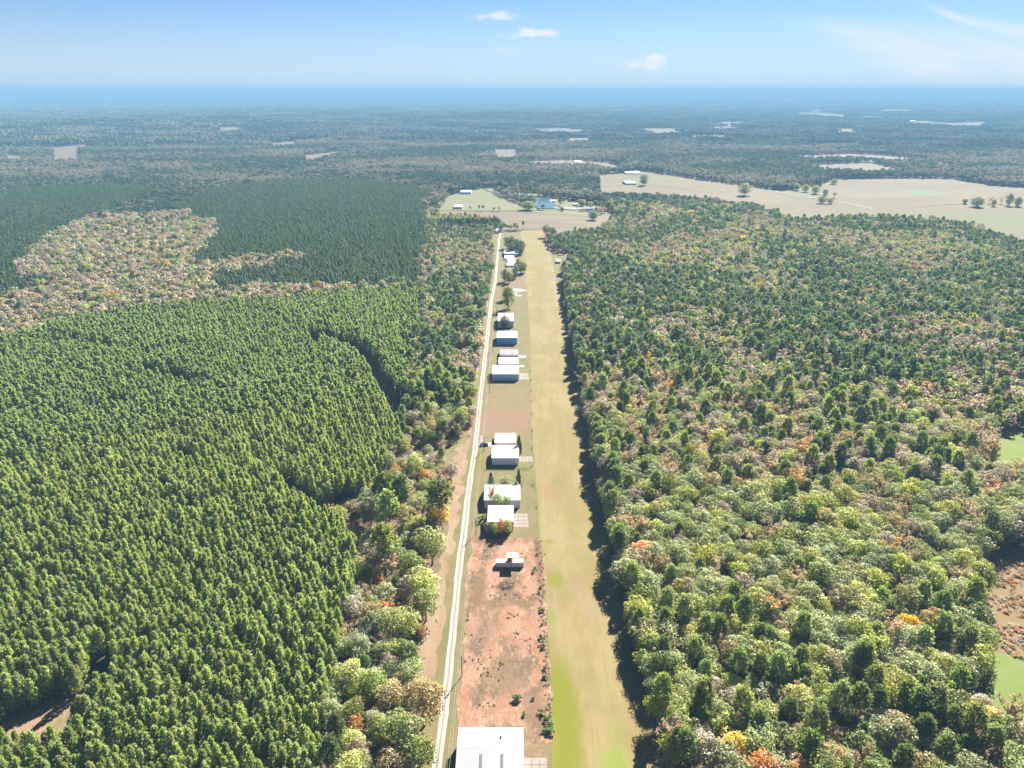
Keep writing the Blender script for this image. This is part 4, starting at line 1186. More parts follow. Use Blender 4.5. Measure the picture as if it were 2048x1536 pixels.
# middle and far shapes
F_PLANT = [pine(14, 2.5, .2, 62, 8, 1.25, 500 + i, .62, .26) for i in range(3)]
F_PINE = [pine(20, 3.7, .55, 46, 7, 2.0, 520 + i, .30, .24) for i in range(3)]
F_BROAD = [broadleaf(16, 5.2, 22, 15, 1.35, .10, limbs=0, seed=540 + i) for i in range(3)]
F_SPARSE = [broadleaf(15, 4.9, 20, 24, 1.0, .12, limbs=0, seed=560 + i) for i in range(2)]
D_PINE = [pine(18, 3.9, .35, 18, 5, 3.0, 580 + i, .28, .34) for i in range(2)]
D_BROAD = [broadleaf(15, 5.4, 9, 8, 2.6, .1, limbs=0, seed=600 + i) for i in range(2)]
def far_mat(per_tree=False):
    m, t, o = new_mat('far_wood_leaves')
    P = t.n('ShaderNodeNewGeometry').outputs['Position']
    at = t.n('ShaderNodeAttribute', attribute_name='shade').outputs['Fac']
    if per_tree: at = t.math('FRACT', t.math('MULTIPLY', t.n('ShaderNodeObjectInfo').outputs['Random'], 5.77))
    stand = t.noise(P, .0034, 5, .66, (.6, 1, 1))
    stand = t.math('ADD', stand, t.math('MULTIPLY', t.math('SUBTRACT', at, .5), .14))
    c = t.mix(t.smooth(stand, .45, .56), (.055, .088, .048), (.29, .25, .18))
    c = t.mix(t.math('MULTIPLY', t.smooth(at, .35, .8), .5), c, (.17, .19, .08))
    c = t.mix(t.math('MULTIPLY', t.smooth(at, .86, .95), .7), c, (.24, .16, .10))
    d = t.n('ShaderNodeBsdfDiffuse'); t.l(c, d.inputs[0]); tr = t.n('ShaderNodeBsdfTranslucent'); t.l(c, tr.inputs[0])
    ms = t.n('ShaderNodeMixShader'); ms.inputs[0].default_value = .4 if per_tree else .15
    t.l(d.outputs[0], ms.inputs[1]); t.l(tr.outputs[0], ms.inputs[2]); t.l(ms.outputs[0], o.inputs[0])
    return m
FAR_TREE = far_mat(True)
rest = ~used
n = rest.sum(); xx, yy2, ss = px_[rest], py_[rest], sc_[rest]
r_ = np.hypot(xx, yy2)
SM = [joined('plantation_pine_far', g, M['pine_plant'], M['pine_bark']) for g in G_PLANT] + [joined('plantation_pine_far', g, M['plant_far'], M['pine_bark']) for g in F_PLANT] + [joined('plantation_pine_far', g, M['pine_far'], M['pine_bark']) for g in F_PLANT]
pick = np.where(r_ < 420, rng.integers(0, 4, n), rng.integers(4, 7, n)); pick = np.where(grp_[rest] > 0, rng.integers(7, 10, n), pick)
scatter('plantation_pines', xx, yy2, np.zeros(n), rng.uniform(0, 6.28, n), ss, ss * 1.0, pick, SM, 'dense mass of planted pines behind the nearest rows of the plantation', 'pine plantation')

names = ['pine', 'dark pine', 'olive green', 'pale grey green', 'yellow green', 'dark green', 'golden yellow', 'rust orange', 'pinkish tan', 'brownish olive', 'bare grey', 'thin orange', 'brick red', 'dusty tan']
SMN = []; start = {}
for k in names:
    bark = M['pine_bark'] if 'pine' in k else M['bark']
    mt = M['pine'] if k == 'pine' else M['pine_blue'] if k == 'dark pine' else M['rust orange'] if k == 'thin orange' else M[k]
    if 'pine' in k: sets = (G_PINE[:2], F_PINE[:2], D_PINE)
    elif k in ('pinkish tan', 'thin orange', 'bare grey'): sets = (G_SPARSE[:2] if k != 'bare grey' else G_BARE, F_SPARSE, D_BROAD)
    else: sets = (G_BROAD[:2] if k != 'yellow green' else G_BROAD[2:4], F_BROAD[:2], D_BROAD)
    for l, st in enumerate(sets):
        start[(k, l)] = len(SMN)
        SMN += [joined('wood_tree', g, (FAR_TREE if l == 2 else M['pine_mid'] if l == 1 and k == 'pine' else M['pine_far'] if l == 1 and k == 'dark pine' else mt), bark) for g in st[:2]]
rn = ~usedn
wx, wy, wk, ws, wd = nx_[rn], ny_[rn], nk[rn], nsc[rn], nd[rn]
lod = np.where(wd < 480, 0, np.where(wd < 1300, 1, 2))
pick = np.array([start[(k, l)] for k, l in zip(wk, lod)]) + rng.integers(0, 2, len(wx))
wz = terrain(wx, wy)
hs = rng.uniform(.88, 1.15, len(wx))
scatter('mixed_wood', wx, wy, wz, rng.uniform(0, 6.28, len(wx)), ws, ws * hs / np.where(wd > 2000, 1.32, np.where(wd > 1150, 1.12, 1.0)), pick, SMN, 'autumn wood of pines and broadleaf trees stretching back from the nearest trees', 'wood')

# understorey bushes in the natural wood near by
m_ = wd < 700
ux = np.concatenate([nx_[nd < 650]] * 1) + rng.normal(size=(nd < 650).sum()) * 2.6; uy = ny_[nd < 650] + rng.normal(size=(nd < 650).sum()) * 2.6
kq = ~is_open(ux, uy); ux, uy = ux[kq], uy[kq]
BUSH = [broadleaf(5, 2.2, 9, 26, .5, .0, limbs=2, seed=700 + i) for i in range(3)]
bm = [joined('bush', BUSH[i % 3], M[k], M['bark']) for i, k in enumerate(('olive green', 'brownish olive', 'pale grey green', 'pinkish tan', 'weed', 'bare grey'))]
us = rng.uniform(.5, 1.3, len(ux))
scatter('undergrowth', ux, uy, np.zeros(len(ux)), rng.uniform(0, 6.28, len(ux)), us, us, rng.integers(0, 6, len(ux)), bm, 'low undergrowth on the floor of the mixed wood', 'undergrowth')

# far-off woods: blocks of small crowns out to the horizon
def block(seed, S=110, n=150):
    r = np.random.default_rng(seed)
    t_ = (1 + 5 ** .5) / 2
    iv = np.array([(-1, t_, 0), (1, t_, 0), (-1, -t_, 0), (1, -t_, 0), (0, -1, t_), (0, 1, t_), (0, -1, -t_), (0, 1, -t_), (t_, 0, -1), (t_, 0, 1), (-t_, 0, -1), (-t_, 0, 1)]); iv /= np.linalg.norm(iv[0])
    fi = [(0, 11, 5), (0, 5, 1), (0, 1, 7), (0, 7, 10), (0, 10, 11), (1, 5, 9), (5, 11, 4), (11, 10, 2), (10, 7, 6), (7, 1, 8), (3, 9, 4), (3, 4, 2), (3, 2, 6), (3, 6, 8), (3, 8, 9), (4, 9, 5), (2, 4, 11), (6, 2, 10), (8, 6, 7), (9, 8, 1)]
    V = []; Fc = []; S_ = []
    k = int(math.sqrt(n)); st = S / k
    for i in range(k):
        for j in range(k):
            x = (i + .5 + r.uniform(-.4, .4)) * st - S / 2; y = (j + .5 + r.uniform(-.4, .4)) * st - S / 2
            rad = r.uniform(3.6, 6.2); h = r.uniform(9, 17)
            v = iv * (1 + r.normal(size=(12, 1)) * .16) * np.array((rad, rad, rad * r.uniform(.9, 1.5))) + (x, y, h)
            Fc += [tuple(a + len(V) * 12 for a in f) for f in fi]; V.append(v); S_ += [r.uniform()] * 20
    return np.vstack(V), Fc, S_
FM = far_mat()
BL = [np_mesh('far_block', *block(800 + i)[:2], [FM], None, block(800 + i)[2]) for i in range(4)]
FX = []; FY = []; FS = []; FZ = []
for r0, r1, sc0, zs in ((3020, 7500, 1.0, 1.0), (7500, 18000, 2.0, 1.15), (18000, 46000, 5.0, 1.6)):
    s = 104 * sc0
    g = np.arange(-r1 * .85, r1 * .85, s); x, y = np.meshgrid(g, np.arange(r0 * .8, r1, s)); x = x.ravel(); y = y.ravel()
    x = x + rng.uniform(-.12, .12, x.size) * s; y = y + rng.uniform(-.12, .12, x.size) * s
    r = np.hypot(x, y); k = (r > r0) & (r < r1) & (np.abs(x) < y * .84 + 200)
    x, y = x[k], y[k]
    op = np.zeros(len(x), bool)
    for dx, dy in ((0, 0), (-35, 0), (35, 0), (0, -45), (0, 45)):
        op |= is_open(x + dx * sc0, y + dy * sc0)
    x, y = x[~op], y[~op]
    gap = vnoise(x, y, 420 * sc0 ** .5, 61) * .7 + vnoise(x, y, 150 * sc0 ** .5, 62) * .3
    k = gap > .10
    x, y = x[k], y[k]
    FX.append(x); FY.append(y); FS.append(np.full(len(x), sc0)); FZ.append(np.full(len(x), zs))
fx, fy, fs_, fz = map(np.concatenate, (FX, FY, FS, FZ))
nfar = len(fx)
scatter('distant_woods', fx, fy, terrain(fx, fy) - 1.0, rng.integers(0, 4, nfar) * (math.pi / 2) + rng.normal(size=nfar) * .1, fs_, fz * rng.uniform(.75, 1.3, nfar), rng.integers(0, 4, nfar), BL,
        'distant blue-green woods covering the plain to the horizon', 'wood')

# scattered field trees (foot x, foot y, top y, width, kind, words)
FTREES = [
    (1488, 391, 361, 30, 'pale grey green', 'lone big tree beside the country road in the pale fields'),
    (1287, 371, 344, 22, 'olive green', 'tree at the right end of the long grey barn'),
    (1057, 420, 399, 32, 'olive green', 'large spreading tree at the near end of the blue pond'),
    (1086, 420, 409, 11, 'dark pine', 'small pointed tree just right of the spreading pond tree'),
    (1076, 420, 414, 7, 'dark green', 'tiny dark bush between the two pond trees'),
    (1124, 422, 413, 11, 'dark green', 'round bush on the near bank of the muddy pond'),
    (1186, 440, 421, 22, 'dark green', 'dark tree beside the small second pond'),
    (1170, 392, 375, 26, 'pale grey green', 'pale tree on the spit right of the blue pond'),
    (1150, 398, 380, 24, 'olive green', 'tree on the spit right of the blue pond, nearest its pale house'),
    (1163, 413, 396, 22, 'brownish olive', 'tan tree above the muddy pond'),
    (1667, 369, 356, 16, 'pale grey green', 'round tree at the top left of the big hay field'),
    (1640, 371, 352, 13, 'dark green', 'dark tree next to the round one above the hay field'),
    (1630, 388, 368, 20, 'pale grey green', 'biggest tree of the orchard-like group above the country road'),
    (1610, 384, 366, 17, 'pale grey green', 'second tree left of the biggest in the group above the country road'),
    (1593, 381, 364, 18, 'pale grey green', 'middle tree of the group above the country road'),
    (1575, 379, 365, 15, 'pale grey green', 'leftmost small tree of the group above the country road'),
    (1583, 368, 350, 20, 'olive green', 'tree at the wood edge behind the roadside group'),
    (1650, 391, 376, 14, 'olive green', 'small tree on the right side of the roadside group'),
    (1667, 396, 381, 15, 'pinkish tan', 'pinkish thin tree right of the country road group'),
    (1644, 407, 390, 20, 'dark green', 'dark tree where the country road passes the orchard'),
    (1660, 408, 394, 13, 'olive green', 'olive tree below the pinkish one at the country road'),
    (1953, 414, 391, 30, 'dark green', 'broad dark oak at the end of the farm track in the hay field'),
    (1929, 408, 396, 14, 'dark green', 'small dark tree left of the broad oak by the farm track'),
    (1977, 408, 392, 15, 'pinkish tan', 'pinkish tree right of the broad oak by the farm track'),
    (1986, 413, 396, 13, 'olive green', 'olive tree beside the pinkish one by the farm track'),
    (2001, 408, 390, 13, 'pinkish tan', 'thin pink tree left of the tall dark tree in the hay field'),
    (2016, 412, 383, 17, 'dark green', 'tall dark tree near the right margin of the hay field'),
    (2034, 413, 391, 20, 'dark green', 'dark tree at the right margin beside the tall one in the hay field'),
    (1050, 391, 386, 6, 'pale grey green', 'small tree on the dam between the ponds, left of its middle'),
    (1062, 391, 386, 6, 'pale grey green', 'small tree on the dam between the ponds, at its middle'),
    (1078, 392, 385, 9, 'brownish olive', 'larger tree at the right end of the dam between the ponds'),
]
for i, (a, yb, yt, wpx, kd, words) in enumerate(FTREES):
    x, y = G(a, yb); h = height_at(a, yb, yt); zc = project(x, y, 0)[2]
    put_tree(kd, x, y, wpx / 2 * zc / F / base_r.get(kd, 5.8), 'field_tree', words, 'trees standing in the fields', sz=h / base_h.get(kd, 16))
# the pine row behind the far-left white roof
for i in range(17):
    a = 884 + i * 7.1 + random.uniform(-1, 1); x, y = G(a, 458 + random.uniform(-1.2, .5)); s = random.uniform(.72, .88)
    put_tree('dark pine', x, y, s * 1.15, 'pine_tree', 'dark pine in the row behind the pinkish far roof, ' + ('left part of the row' if i < 6 else 'middle of the row' if i < 12 else 'right part of the row'), 'pines in the row at the far end', sz=s)
# edge trees at the right far corner of the runway
for (a, yb, yt, wpx, words) in ((1092, 474, 446, 20, 'dark tree at the far right corner of the runway'), (1104, 480, 450, 24, 'rounded dark tree just inside the far right corner of the runway')):
    x, y = G(a, yb); h = height_at(a, yb, yt); zc = project(x, y, 0)[2]
    put_tree('dark green', x, y, wpx / 2 * zc / F / 5.8, 'broadleaf_tree', words, None, sz=h / 16)

# ------------------------------------------------------------------ buildings
def hangar(name, label, x0p, x1p, yb, ye, yf, wall, roof, rise=.9, ridge=.5, skylights=(), vents=(), cat='hangar', style='gable', fascia=None, door=True, over=.25, skymat='skylight', sky_side='near'):
    X0, Y0 = G(x0p, yb); X1, _ = G(x1p, yb)
    H = height_at(x0p, yb, ye)
    Yf = G((x0p + x1p) / 2, yf, H)[1]
    W = X1 - X0; D = Yf - Y0
    root = empty(name, (X0, Y0, 0)); tag(root, label, cat)
    rd = D * ridge
    if style == 'mono':
        prof = [(0, 0), (0, H), (D, H + rise), (D, 0)]
        tops = [(-over, H - over * rise / D), (D + over, H + rise + over * rise / D)]
    elif style == 'arch':
        k = 12
        prof = [(0, 0)] + [(D / 2 - D / 2 * math.cos(math.pi * i / k), H + rise * math.sin(math.pi * i / k)) for i in range(k + 1)] + [(D, 0)]
        tops = [(D / 2 - (D / 2 + .1) * math.cos(math.pi * i / k), H + .02 + rise * math.sin(math.pi * i / k)) for i in range(k + 1)]
    else:
        prof = [(0, 0), (0, H), (rd, H + rise), (D, H), (D, 0)]
        tops = [(-over, H - over * rise / rd), (rd, H + rise), (D + over, H - over * rise / (D - rd))]
    MB().prism(prof, 'x', 0, W).build('wall', M[wall], root)
    th = .08
    for a, b in zip(tops[:-1], tops[1:]):
        if style == 'arch':
            continue
        q = [(a[0], a[1] + .03), (b[0], b[1] + .03), (b[0], b[1] + .03 + th), (a[0], a[1] + .03 + th)]
        MB().prism(q, 'x', -over, W + over).build('roof', M[roof], root)
    if style == 'arch':
        nb = 10
        for s in range(nb):
            x0 = -over + (W + 2 * over) * s / nb + .06; x1 = -over + (W + 2 * over) * (s + 1) / nb - .06
            mb = MB(); kk = len(tops)
            dz = .05 + .05 * (s % 2)
            vs = [(x, t_[0], t_[1] + e) for x in (x0, x1) for e in (0, dz) for t_ in tops]
            fsx = []
            for i in range(kk - 1):
                fsx += [(kk + i, 3 * kk + i, 3 * kk + i + 1, kk + i + 1), (i, i + 1, 2 * kk + i + 1, 2 * kk + i), (i, kk + i, kk + i + 1, i + 1), (2 * kk + i, 2 * kk + i + 1, 3 * kk + i + 1, 3 * kk + i)]
            mb.add(vs, fsx); mb.build('roof_panel', M[roof], root)
    if style == 'gable':
        MB().prism([(rd - .22, H + rise + .035 + th), (rd, H + rise + .07 + th), (rd + .22, H + rise + .035 + th), (rd, H + rise - .05 + th)], 'x', -over - .02, W + over + .02).build('ridge_cap', M['trim'], root)
    if style != 'arch':
        mb = MB(); z0 = tops[0][1]
        mb.box(-over, W + over, -over - .14, -over - .02, z0 - .10, z0 + .06); mb.build('gutter', M['trim'] if not fascia else M[fascia], root)
        for sx in (-over - .05, W + over - .01):
            mb = MB()
            for a, b in zip(tops[:-1], tops[1:]):
                mb.prism([(a[0], a[1] - .12), (b[0], b[1] - .12), (b[0], b[1] + .15), (a[0], a[1] + .15)], 'x', sx, sx + .06)
            mb.build('barge_trim', M['trim'], root)
    def roof_z(yq):
        if style == 'mono': return H + rise * yq / D
        return H + rise * (yq / rd if yq < rd else (D - yq) / (D - rd))
    for (fx, f0, f1, wd) in skylights:
        xm = W * fx; a, b = D * f0, D * f1
        mb = MB(); e = .03 + th + .02
        mb.add([(xm - wd / 2, a, roof_z(a) + e), (xm + wd / 2, a, roof_z(a) + e), (xm + wd / 2, b, roof_z(b) + e), (xm - wd / 2, b, roof_z(b) + e),
                (xm - wd / 2, a, roof_z(a) + e + .05), (xm + wd / 2, a, roof_z(a) + e + .05), (xm + wd / 2, b, roof_z(b) + e + .05), (xm - wd / 2, b, roof_z(b) + e + .05)],
               [(4, 5, 6, 7), (0, 1, 5, 4), (1, 2, 6, 5), (2, 3, 7, 6), (3, 0, 4, 7)])
        mb.build('skylight', M[skymat], root)
    for (fx, fy) in vents:
        z = roof_z(D * fy) + .1
        mb = MB(); mb.tube([(W * fx, D * fy, z), (W * fx, D * fy, z + .45)], [.22, .22], 8); mb.tube([(W * fx, D * fy, z + .45), (W * fx, D * fy, z + .6), (W * fx, D * fy, z + .78)], [.42, .38, .08], 8)
        mb.build('roof_vent', M['vent_metal'], root)
    if door and style != 'arch':
        mb = MB(); n_ = 6
        for i in range(n_):
            y0 = D * (.14 + .72 * i / n_); y1 = D * (.14 + .72 * (i + 1) / n_) - .06
            p_ = MB(); p_.box(W + .02, W + .09 + .03 * (i % 2), y0, y1, .05, H * .86); p_.build('door_panel', M['door'], root)
    # a small door and a window in the near wall are left out where the photograph shows plain sheet
    return root, W, D, H

hangar('hangar', 'large white metal roofed hangar with two grey skylight strips at the bottom of the picture', 913, 1046, 1584, 1556, 1456, 'wall_white', 'roof_white', rise=1.5, ridge=.52,
       skylights=((.36, .05, .40, .85), (.68, .05, .40, .85)), vents=((.66, .76),), skymat='skylight_dark')
hangar('shed', 'white roofed lean-to shed half hidden by bushy trees above the dirt lot', 976, 1026, 1062, 1043, 1014, 'wall_grey', 'roof_white', rise=.7, style='mono', cat='shed')
hangar('hangar', 'pale aqua roofed hangar with one white skylight and trees before its left half', 969, 1040, 1015.5, 1000, 969, 'wall_grey', 'roof_aqua', rise=1.6, ridge=.70, skylights=((.75, .28, .56, .8),))
hangar('hangar', 'white roofed hangar with three round roof vents and a pale blue-grey near wall', 984, 1037, 930, 915.7, 891, 'wall_white', 'roof_white', rise=1.0, ridge=.55, vents=((.20, .62), (.48, .62), (.78, .62)))
hangar('hangar', 'smaller white roofed hangar directly behind the three-vent one, with a tan near wall', 990, 1031, 893, 885, 866.5, 'wall_tan', 'roof_white', rise=.5, ridge=.5)
hangar('hangar', 'pale green roofed hangar with three small white skylights and a shade-tinted white near wall', 984.5, 1037, 761, 748.3, 731, 'wall_slate_shade', 'roof_green', rise=1.0, ridge=.88,
       skylights=((.20, .58, .82, .9), (.50, .58, .82, .9), (.82, .58, .82, .9)))
hangar('hangar', 'flat white roofed building squeezed between the pale green roof and the ribbed grey roof', 997.5, 1036.5, 733, 728, 716, 'wall_tan', 'roof_white', rise=.4, style='mono', fascia='trim_brown')
hangar('hangar', 'arched grey hangar with a ribbed galvanised roof', 1000, 1036, 719, 713.5, 700, 'wall_grey', 'roof_grey', rise=1.8, style='arch', cat='hangar')
hangar('hangar', 'white roofed hangar with a bright blue near wall', 994, 1034, 688.5, 675.6, 662, 'wall_blue', 'roof_white', rise=.6, ridge=.6)
hangar('hangar', 'white roof behind a brownish tree, next beyond the blue-walled hangar', 996, 1027, 655, 642, 626, 'wall_grey', 'roof_white', rise=.8, ridge=.5)
hangar('hangar', 'nearest of the low white roofs stacked behind the grove', 1012, 1034, 534, 531, 526, 'wall_white', 'roof_white', rise=.3)
hangar('hangar', 'grey-white roof, second in the stack behind the grove', 1015, 1034, 528.5, 525, 518, 'wall_white', 'roof_offwhite', rise=.6, ridge=.6)
hangar('hangar', 'narrow white roof, third in the stack behind the grove', 1009, 1028, 520, 517, 507.5, 'wall_white', 'roof_white', rise=.4)
hangar('hangar', 'white roofed hangar with blue-grey front below the dark tree clump', 1008, 1034, 513, 507, 499.5, 'wall_slate_shade', 'roof_white', rise=.9, ridge=.4)
hangar('barn', 'pinkish white low roof at the far left end of the gravel road', 972, 996, 467, 463, 454.5, 'wall_white', 'roof_offwhite', rise=.6, cat='barn', ridge=.5)
hangar('house', 'white building among the trees across the runway from the stacked roofs', 1138, 1160, 527, 521, 512, 'wall_white', 'roof_white', rise=.6, cat='house')
hangar('shed', 'small white open shed at the right edge of the runway', 1113, 1121, 527, 523, 519, 'wall_grey', 'roof_white', rise=.4, style='mono', cat='shed', door=False)
hangar('barn', 'long grey-blue barn in the pale field beyond the ponds', 1251, 1272, 370, 366.5, 361.5, 'wall_slate_shade', 'roof_green', rise=1.2, cat='barn', door=False)
hangar('barn', 'long white barn on the far side of the pale field', 1252, 1282, 349, 346.5, 341.5, 'wall_white', 'roof_white', rise=1.5, cat='barn', door=False)
hangar('barn', 'white farmhouse with dark walls at the top left of the pond pasture', 920, 942, 388.5, 384.5, 380, 'wall_slate_shade', 'roof_offwhite', rise=1.5, cat='barn', door=False)
hangar('barn', 'small white round-topped hut alone in the pond pasture', 908, 924, 418.5, 415, 410, 'wall_grey', 'hut', rise=2.0, cat='hut', style='arch', door=False)
for (a, b, yb, ye, yf, words) in ((1100, 1112, 404, 402, 400, 'tiny pale boathouse on the right bank of the blue pond'), (1148, 1156, 412, 408.5, 406, 'small white house on the spit beside the muddy pond'),
                                  (1655, 1668, 352, 349, 346, 'white farmhouse among trees above the hay field'), (1690, 1706, 354, 352, 350, 'low white shed at the top edge of the hay field'),
                                  (1150, 1166, 327, 325, 321, 'white house left of the line of far roofs beyond the woods'), (1226, 1238, 316, 313, 309, 'pale house by the bend of the far lane'),
                                  (1212, 1220, 309, 307, 304, 'smaller pale house above the one by the far lane'),
                                  (1818, 1834, 243.5, 241.5, 239.5, 'distant white shed on the far right plain'), (1930, 1946, 243, 240.8, 238.8, 'distant white house among the far right fields'),
                                  (1626, 1642, 224.5, 222.5, 221, 'distant white works building right of the smoke'), (1684, 1704, 222.8, 221.2, 220, 'distant long white roof further right of the smoke'),
                                  (195, 206, 258, 256, 254, 'distant white roof in the upper left woods'), (316, 330, 267, 265, 263, 'second distant white roof in the upper left woods'),
                                  (1552, 1572, 210.6, 209, 208, 'distant mill under the white smoke')):
    x_, y_ = G(a, yb)
    r0, *_ = hangar('house', words, a, b, yb, ye, yf, 'wall_white', 'hut', rise=max(1.2, (height_at(a, yb, ye)) * .2), cat='house', door=False)
    r0.location.z = float(terrain(x_, y_)) if y_ > 2400 else 0
    if y_ > 3000: r0.location.z += 4

# smoke over the distant mill: a few soft puffs
def smoke():
    m, t, o = new_mat('smoke')
    v = t.n('ShaderNodeVolumePrincipled'); v.inputs['Color'].default_value = (.95, .97, 1, 1)
    P = t.n('ShaderNodeTexCoord').outputs['Object']
    v.inputs['Density'].default_value = .01
    t.l(v.outputs[0], o.inputs['Volume'])
    x, y = G(1556, 209); mb = MB()
    zc = project(x, y, 20)[2]; k = zc / F
    z0 = float(terrain(x, y))
    pts = [(0, 0, z0 + 5), (2 * k, 0, z0 + 3 * k), (8 * k, 0, z0 + 5 * k), (18 * k, 0, z0 + 6.5 * k), (32 * k, 0, z0 + 7.5 * k)]
    mb.tube(pts, [.6 * k, 1.5 * k, 2.2 * k, 2.2 * k, 1.2 * k], 8)
    ob = mb.build('smoke', m, None, (x, y, 0)); tag(ob, 'thin white smoke drifting right from the distant mill', 'smoke')
    z_top = max(p[2] for p in pts) + 2.5 * k
    return z_top

# ------------------------------------------------------------------ the crossed containers
def containers():
    X0, Y0 = G(992, 1135); X1, _ = G(1046.6, 1135); W = X1 - X0; H = 2.6; D = G(1019, 1117.5, H)[1] - Y0
    def box_container(name, label, x0, x1):
        r_ = empty(name, (X0 + x0, Y0, 0)); tag(r_, label, 'container')
        L = x1 - x0
        for nm, (a, b, c, d) in (('side_panel', (0.05, L - .05, 0.04, .1)), ('side_panel', (0.05, L - .05, D - .1, D - .04)), ('end_panel', (0.04, .1, .1, D - .1)), ('end_panel', (L - .1, L - .04, .1, D - .1))):
            mb = MB(); long_ = nm == 'side_panel'
            # corrugated sheet
            n = int((b - a if long_ else d - c) / .28)
            for i in range(n):
                if long_:
                    s0 = a + (b - a) * i / n; s1 = a + (b - a) * (i + .6) / n; mb.box(s0, s1, c - .03, d, .18, H - .12); mb.box(s1, a + (b - a) * (i + 1) / n, c, d, .18, H - .12)
                else:
                    s0 = c + (d - c) * i / n; s1 = c + (d - c) * (i + .6) / n; mb.box(a - .03, b, s0, s1, .18, H - .12); mb.box(a, b, s1, c + (d - c) * (i + 1) / n, .18, H - .12)
            mb.build(nm, M['cont_side'], r_)
        MB().box(0, L, 0, D, H - .1, H).build('roof', M['cont_roof'], r_)
        mb = MB()
        for (x, y) in ((0, 0), (L - .14, 0), (0, D - .14), (L - .14, D - .14)): mb.box(x, x + .14, y, y + .14, .02, H - .1)
        mb.box(0.14, L - .14, 0, .1, .02, .17); mb.box(.14, L - .14, D - .1, D, .02, .17); mb.build('frame', M['trim_brown'], r_)
        return r_
    seam = W * .57
    box_container('shipping_container', 'left longer white-roofed container on the red dirt lot', 0, seam - .03)
    box_container('shipping_container', 'right shorter white-roofed container butted end to end on the red dirt lot', seam + .03, W)
    # narrow cabin standing on the containers under a wide flat roof
    HT = 5.5
    ra, rb = G(1013.9, 1110, HT)[0] - X0, G(1036.6, 1110, HT)[0] - X0
    t0, t1 = G(1015.5, 1124.8, H)[0] - X0, G(1025.4, 1124.8, H)[0] - X0
    yf0 = G(1025, 1115, HT)[1] - Y0; yf1 = G(1025, 1105, HT)[1] - Y0
    r_ = empty('lookout_cabin', (X0, Y0, 0)); tag(r_, 'narrow raised cabin with a wide flat white roof standing on the two containers', 'cabin')
    MB().box(t0, t1, .25, D - .15, H + .02, HT - .18).build('wall', M['cont_side'], r_)
    MB().box(ra, rb, yf0, yf1, HT - .16, HT).build('roof', M['cont_roof'], r_)
    for px_p in (ra + .12, rb - .12):
        MB().tube([(px_p, .2, H + .02), (px_p, .2, HT - .17)], [.06, .06], 6).build('post', M['trim'], r_)
    mb = MB(); mb.box(t0 + .35, t0 + 1.25, .17, .24, H + .06, H + 2.0); mb.build('door', M['metal_dark'], r_)
containers()

# ------------------------------------------------------------------ poles and wires
pole_pts = [(905, 1500, None), (924, 1352, 9.2), (952, 1068, 9.2), (967.6, 901.5, 9.2), (978.4, 786, 9.2), (985.5, 704, 9.2), (992.5, 631, 9.2)]
POLES = []
def pole_at(x, y, words, h=9.2):
    r_ = empty('utility_pole', (x, y, 0)); tag(r_, words, 'utility pole', 'poles along the gravel road')
    MB().tube([(0, 0, -.3), (0, 0, h)], [.17, .11], 8).build('shaft', M['pole'], r_)
    MB().box(-.9, .9, -.06, .06, h - .75, h - .62).build('crossarm', M['pole'], r_)
    for s in (-.8, 0, .8):
        MB().tube([(s, 0, h - .62 if s else h), (s, 0, h - .45 if s else h + .16)], [.05, .035], 6).build('insulator', M['trim'], r_)
    MB().tube([(.28, .12, h - 1.9), (.28, .12, h - 1.15)], [.2, .2], 8).build('transformer', M['vent_metal'], r_)
    POLES.append((x, y, h))
near_words = ['utility pole beside the near white hangar, its foot below the picture', 'utility pole beside the weedy dirt lot, its shadow across the gravel road', 'utility pole left of the white lean-to shed',
              'utility pole by the parked dark vehicle', 'utility pole left of the pale green roofed hangar', 'utility pole left of the ribbed grey roof', 'utility pole in the tree shade at the road, furthest along']
xa, ya = G(924, 1352); xb, yb_ = G(952, 1068)
pole_at(xa - (xb - xa) * 1.0 - .0, ya - (yb_ - ya) * 0.72, near_words[0])
for i, (a, b, h) in enumerate(pole_pts[1:]):
    x, y = G(a, b); pole_at(x, y, near_words[i + 1])
# wires
mb_all = []
for s, words in ((-.8, 'left'), (0, 'top')):
    mb = MB()
    for (a, b) in zip(POLES[:-1], POLES[1:]):
        za = a[2] + (.16 if s == 0 else -.45); zb = b[2] + (.16 if s == 0 else -.45)
        pts = []
        for j in range(11):
            u = j / 10; pts.append((a[0] + s + (b[0] - a[0]) * u, a[1] + (b[1] - a[1]) * u, za + (zb - za) * u - 4 * .9 * u * (1 - u)))
        mb.tube(pts, .022, 4, 0, False)
    o = mb.build('power_line', M['wire']); tag(o, f'thin {words} wire strung from pole to pole along the gravel road' if s else 'thin topmost wire strung over the pole tops along the gravel road', 'wire', 'wires along the gravel road')

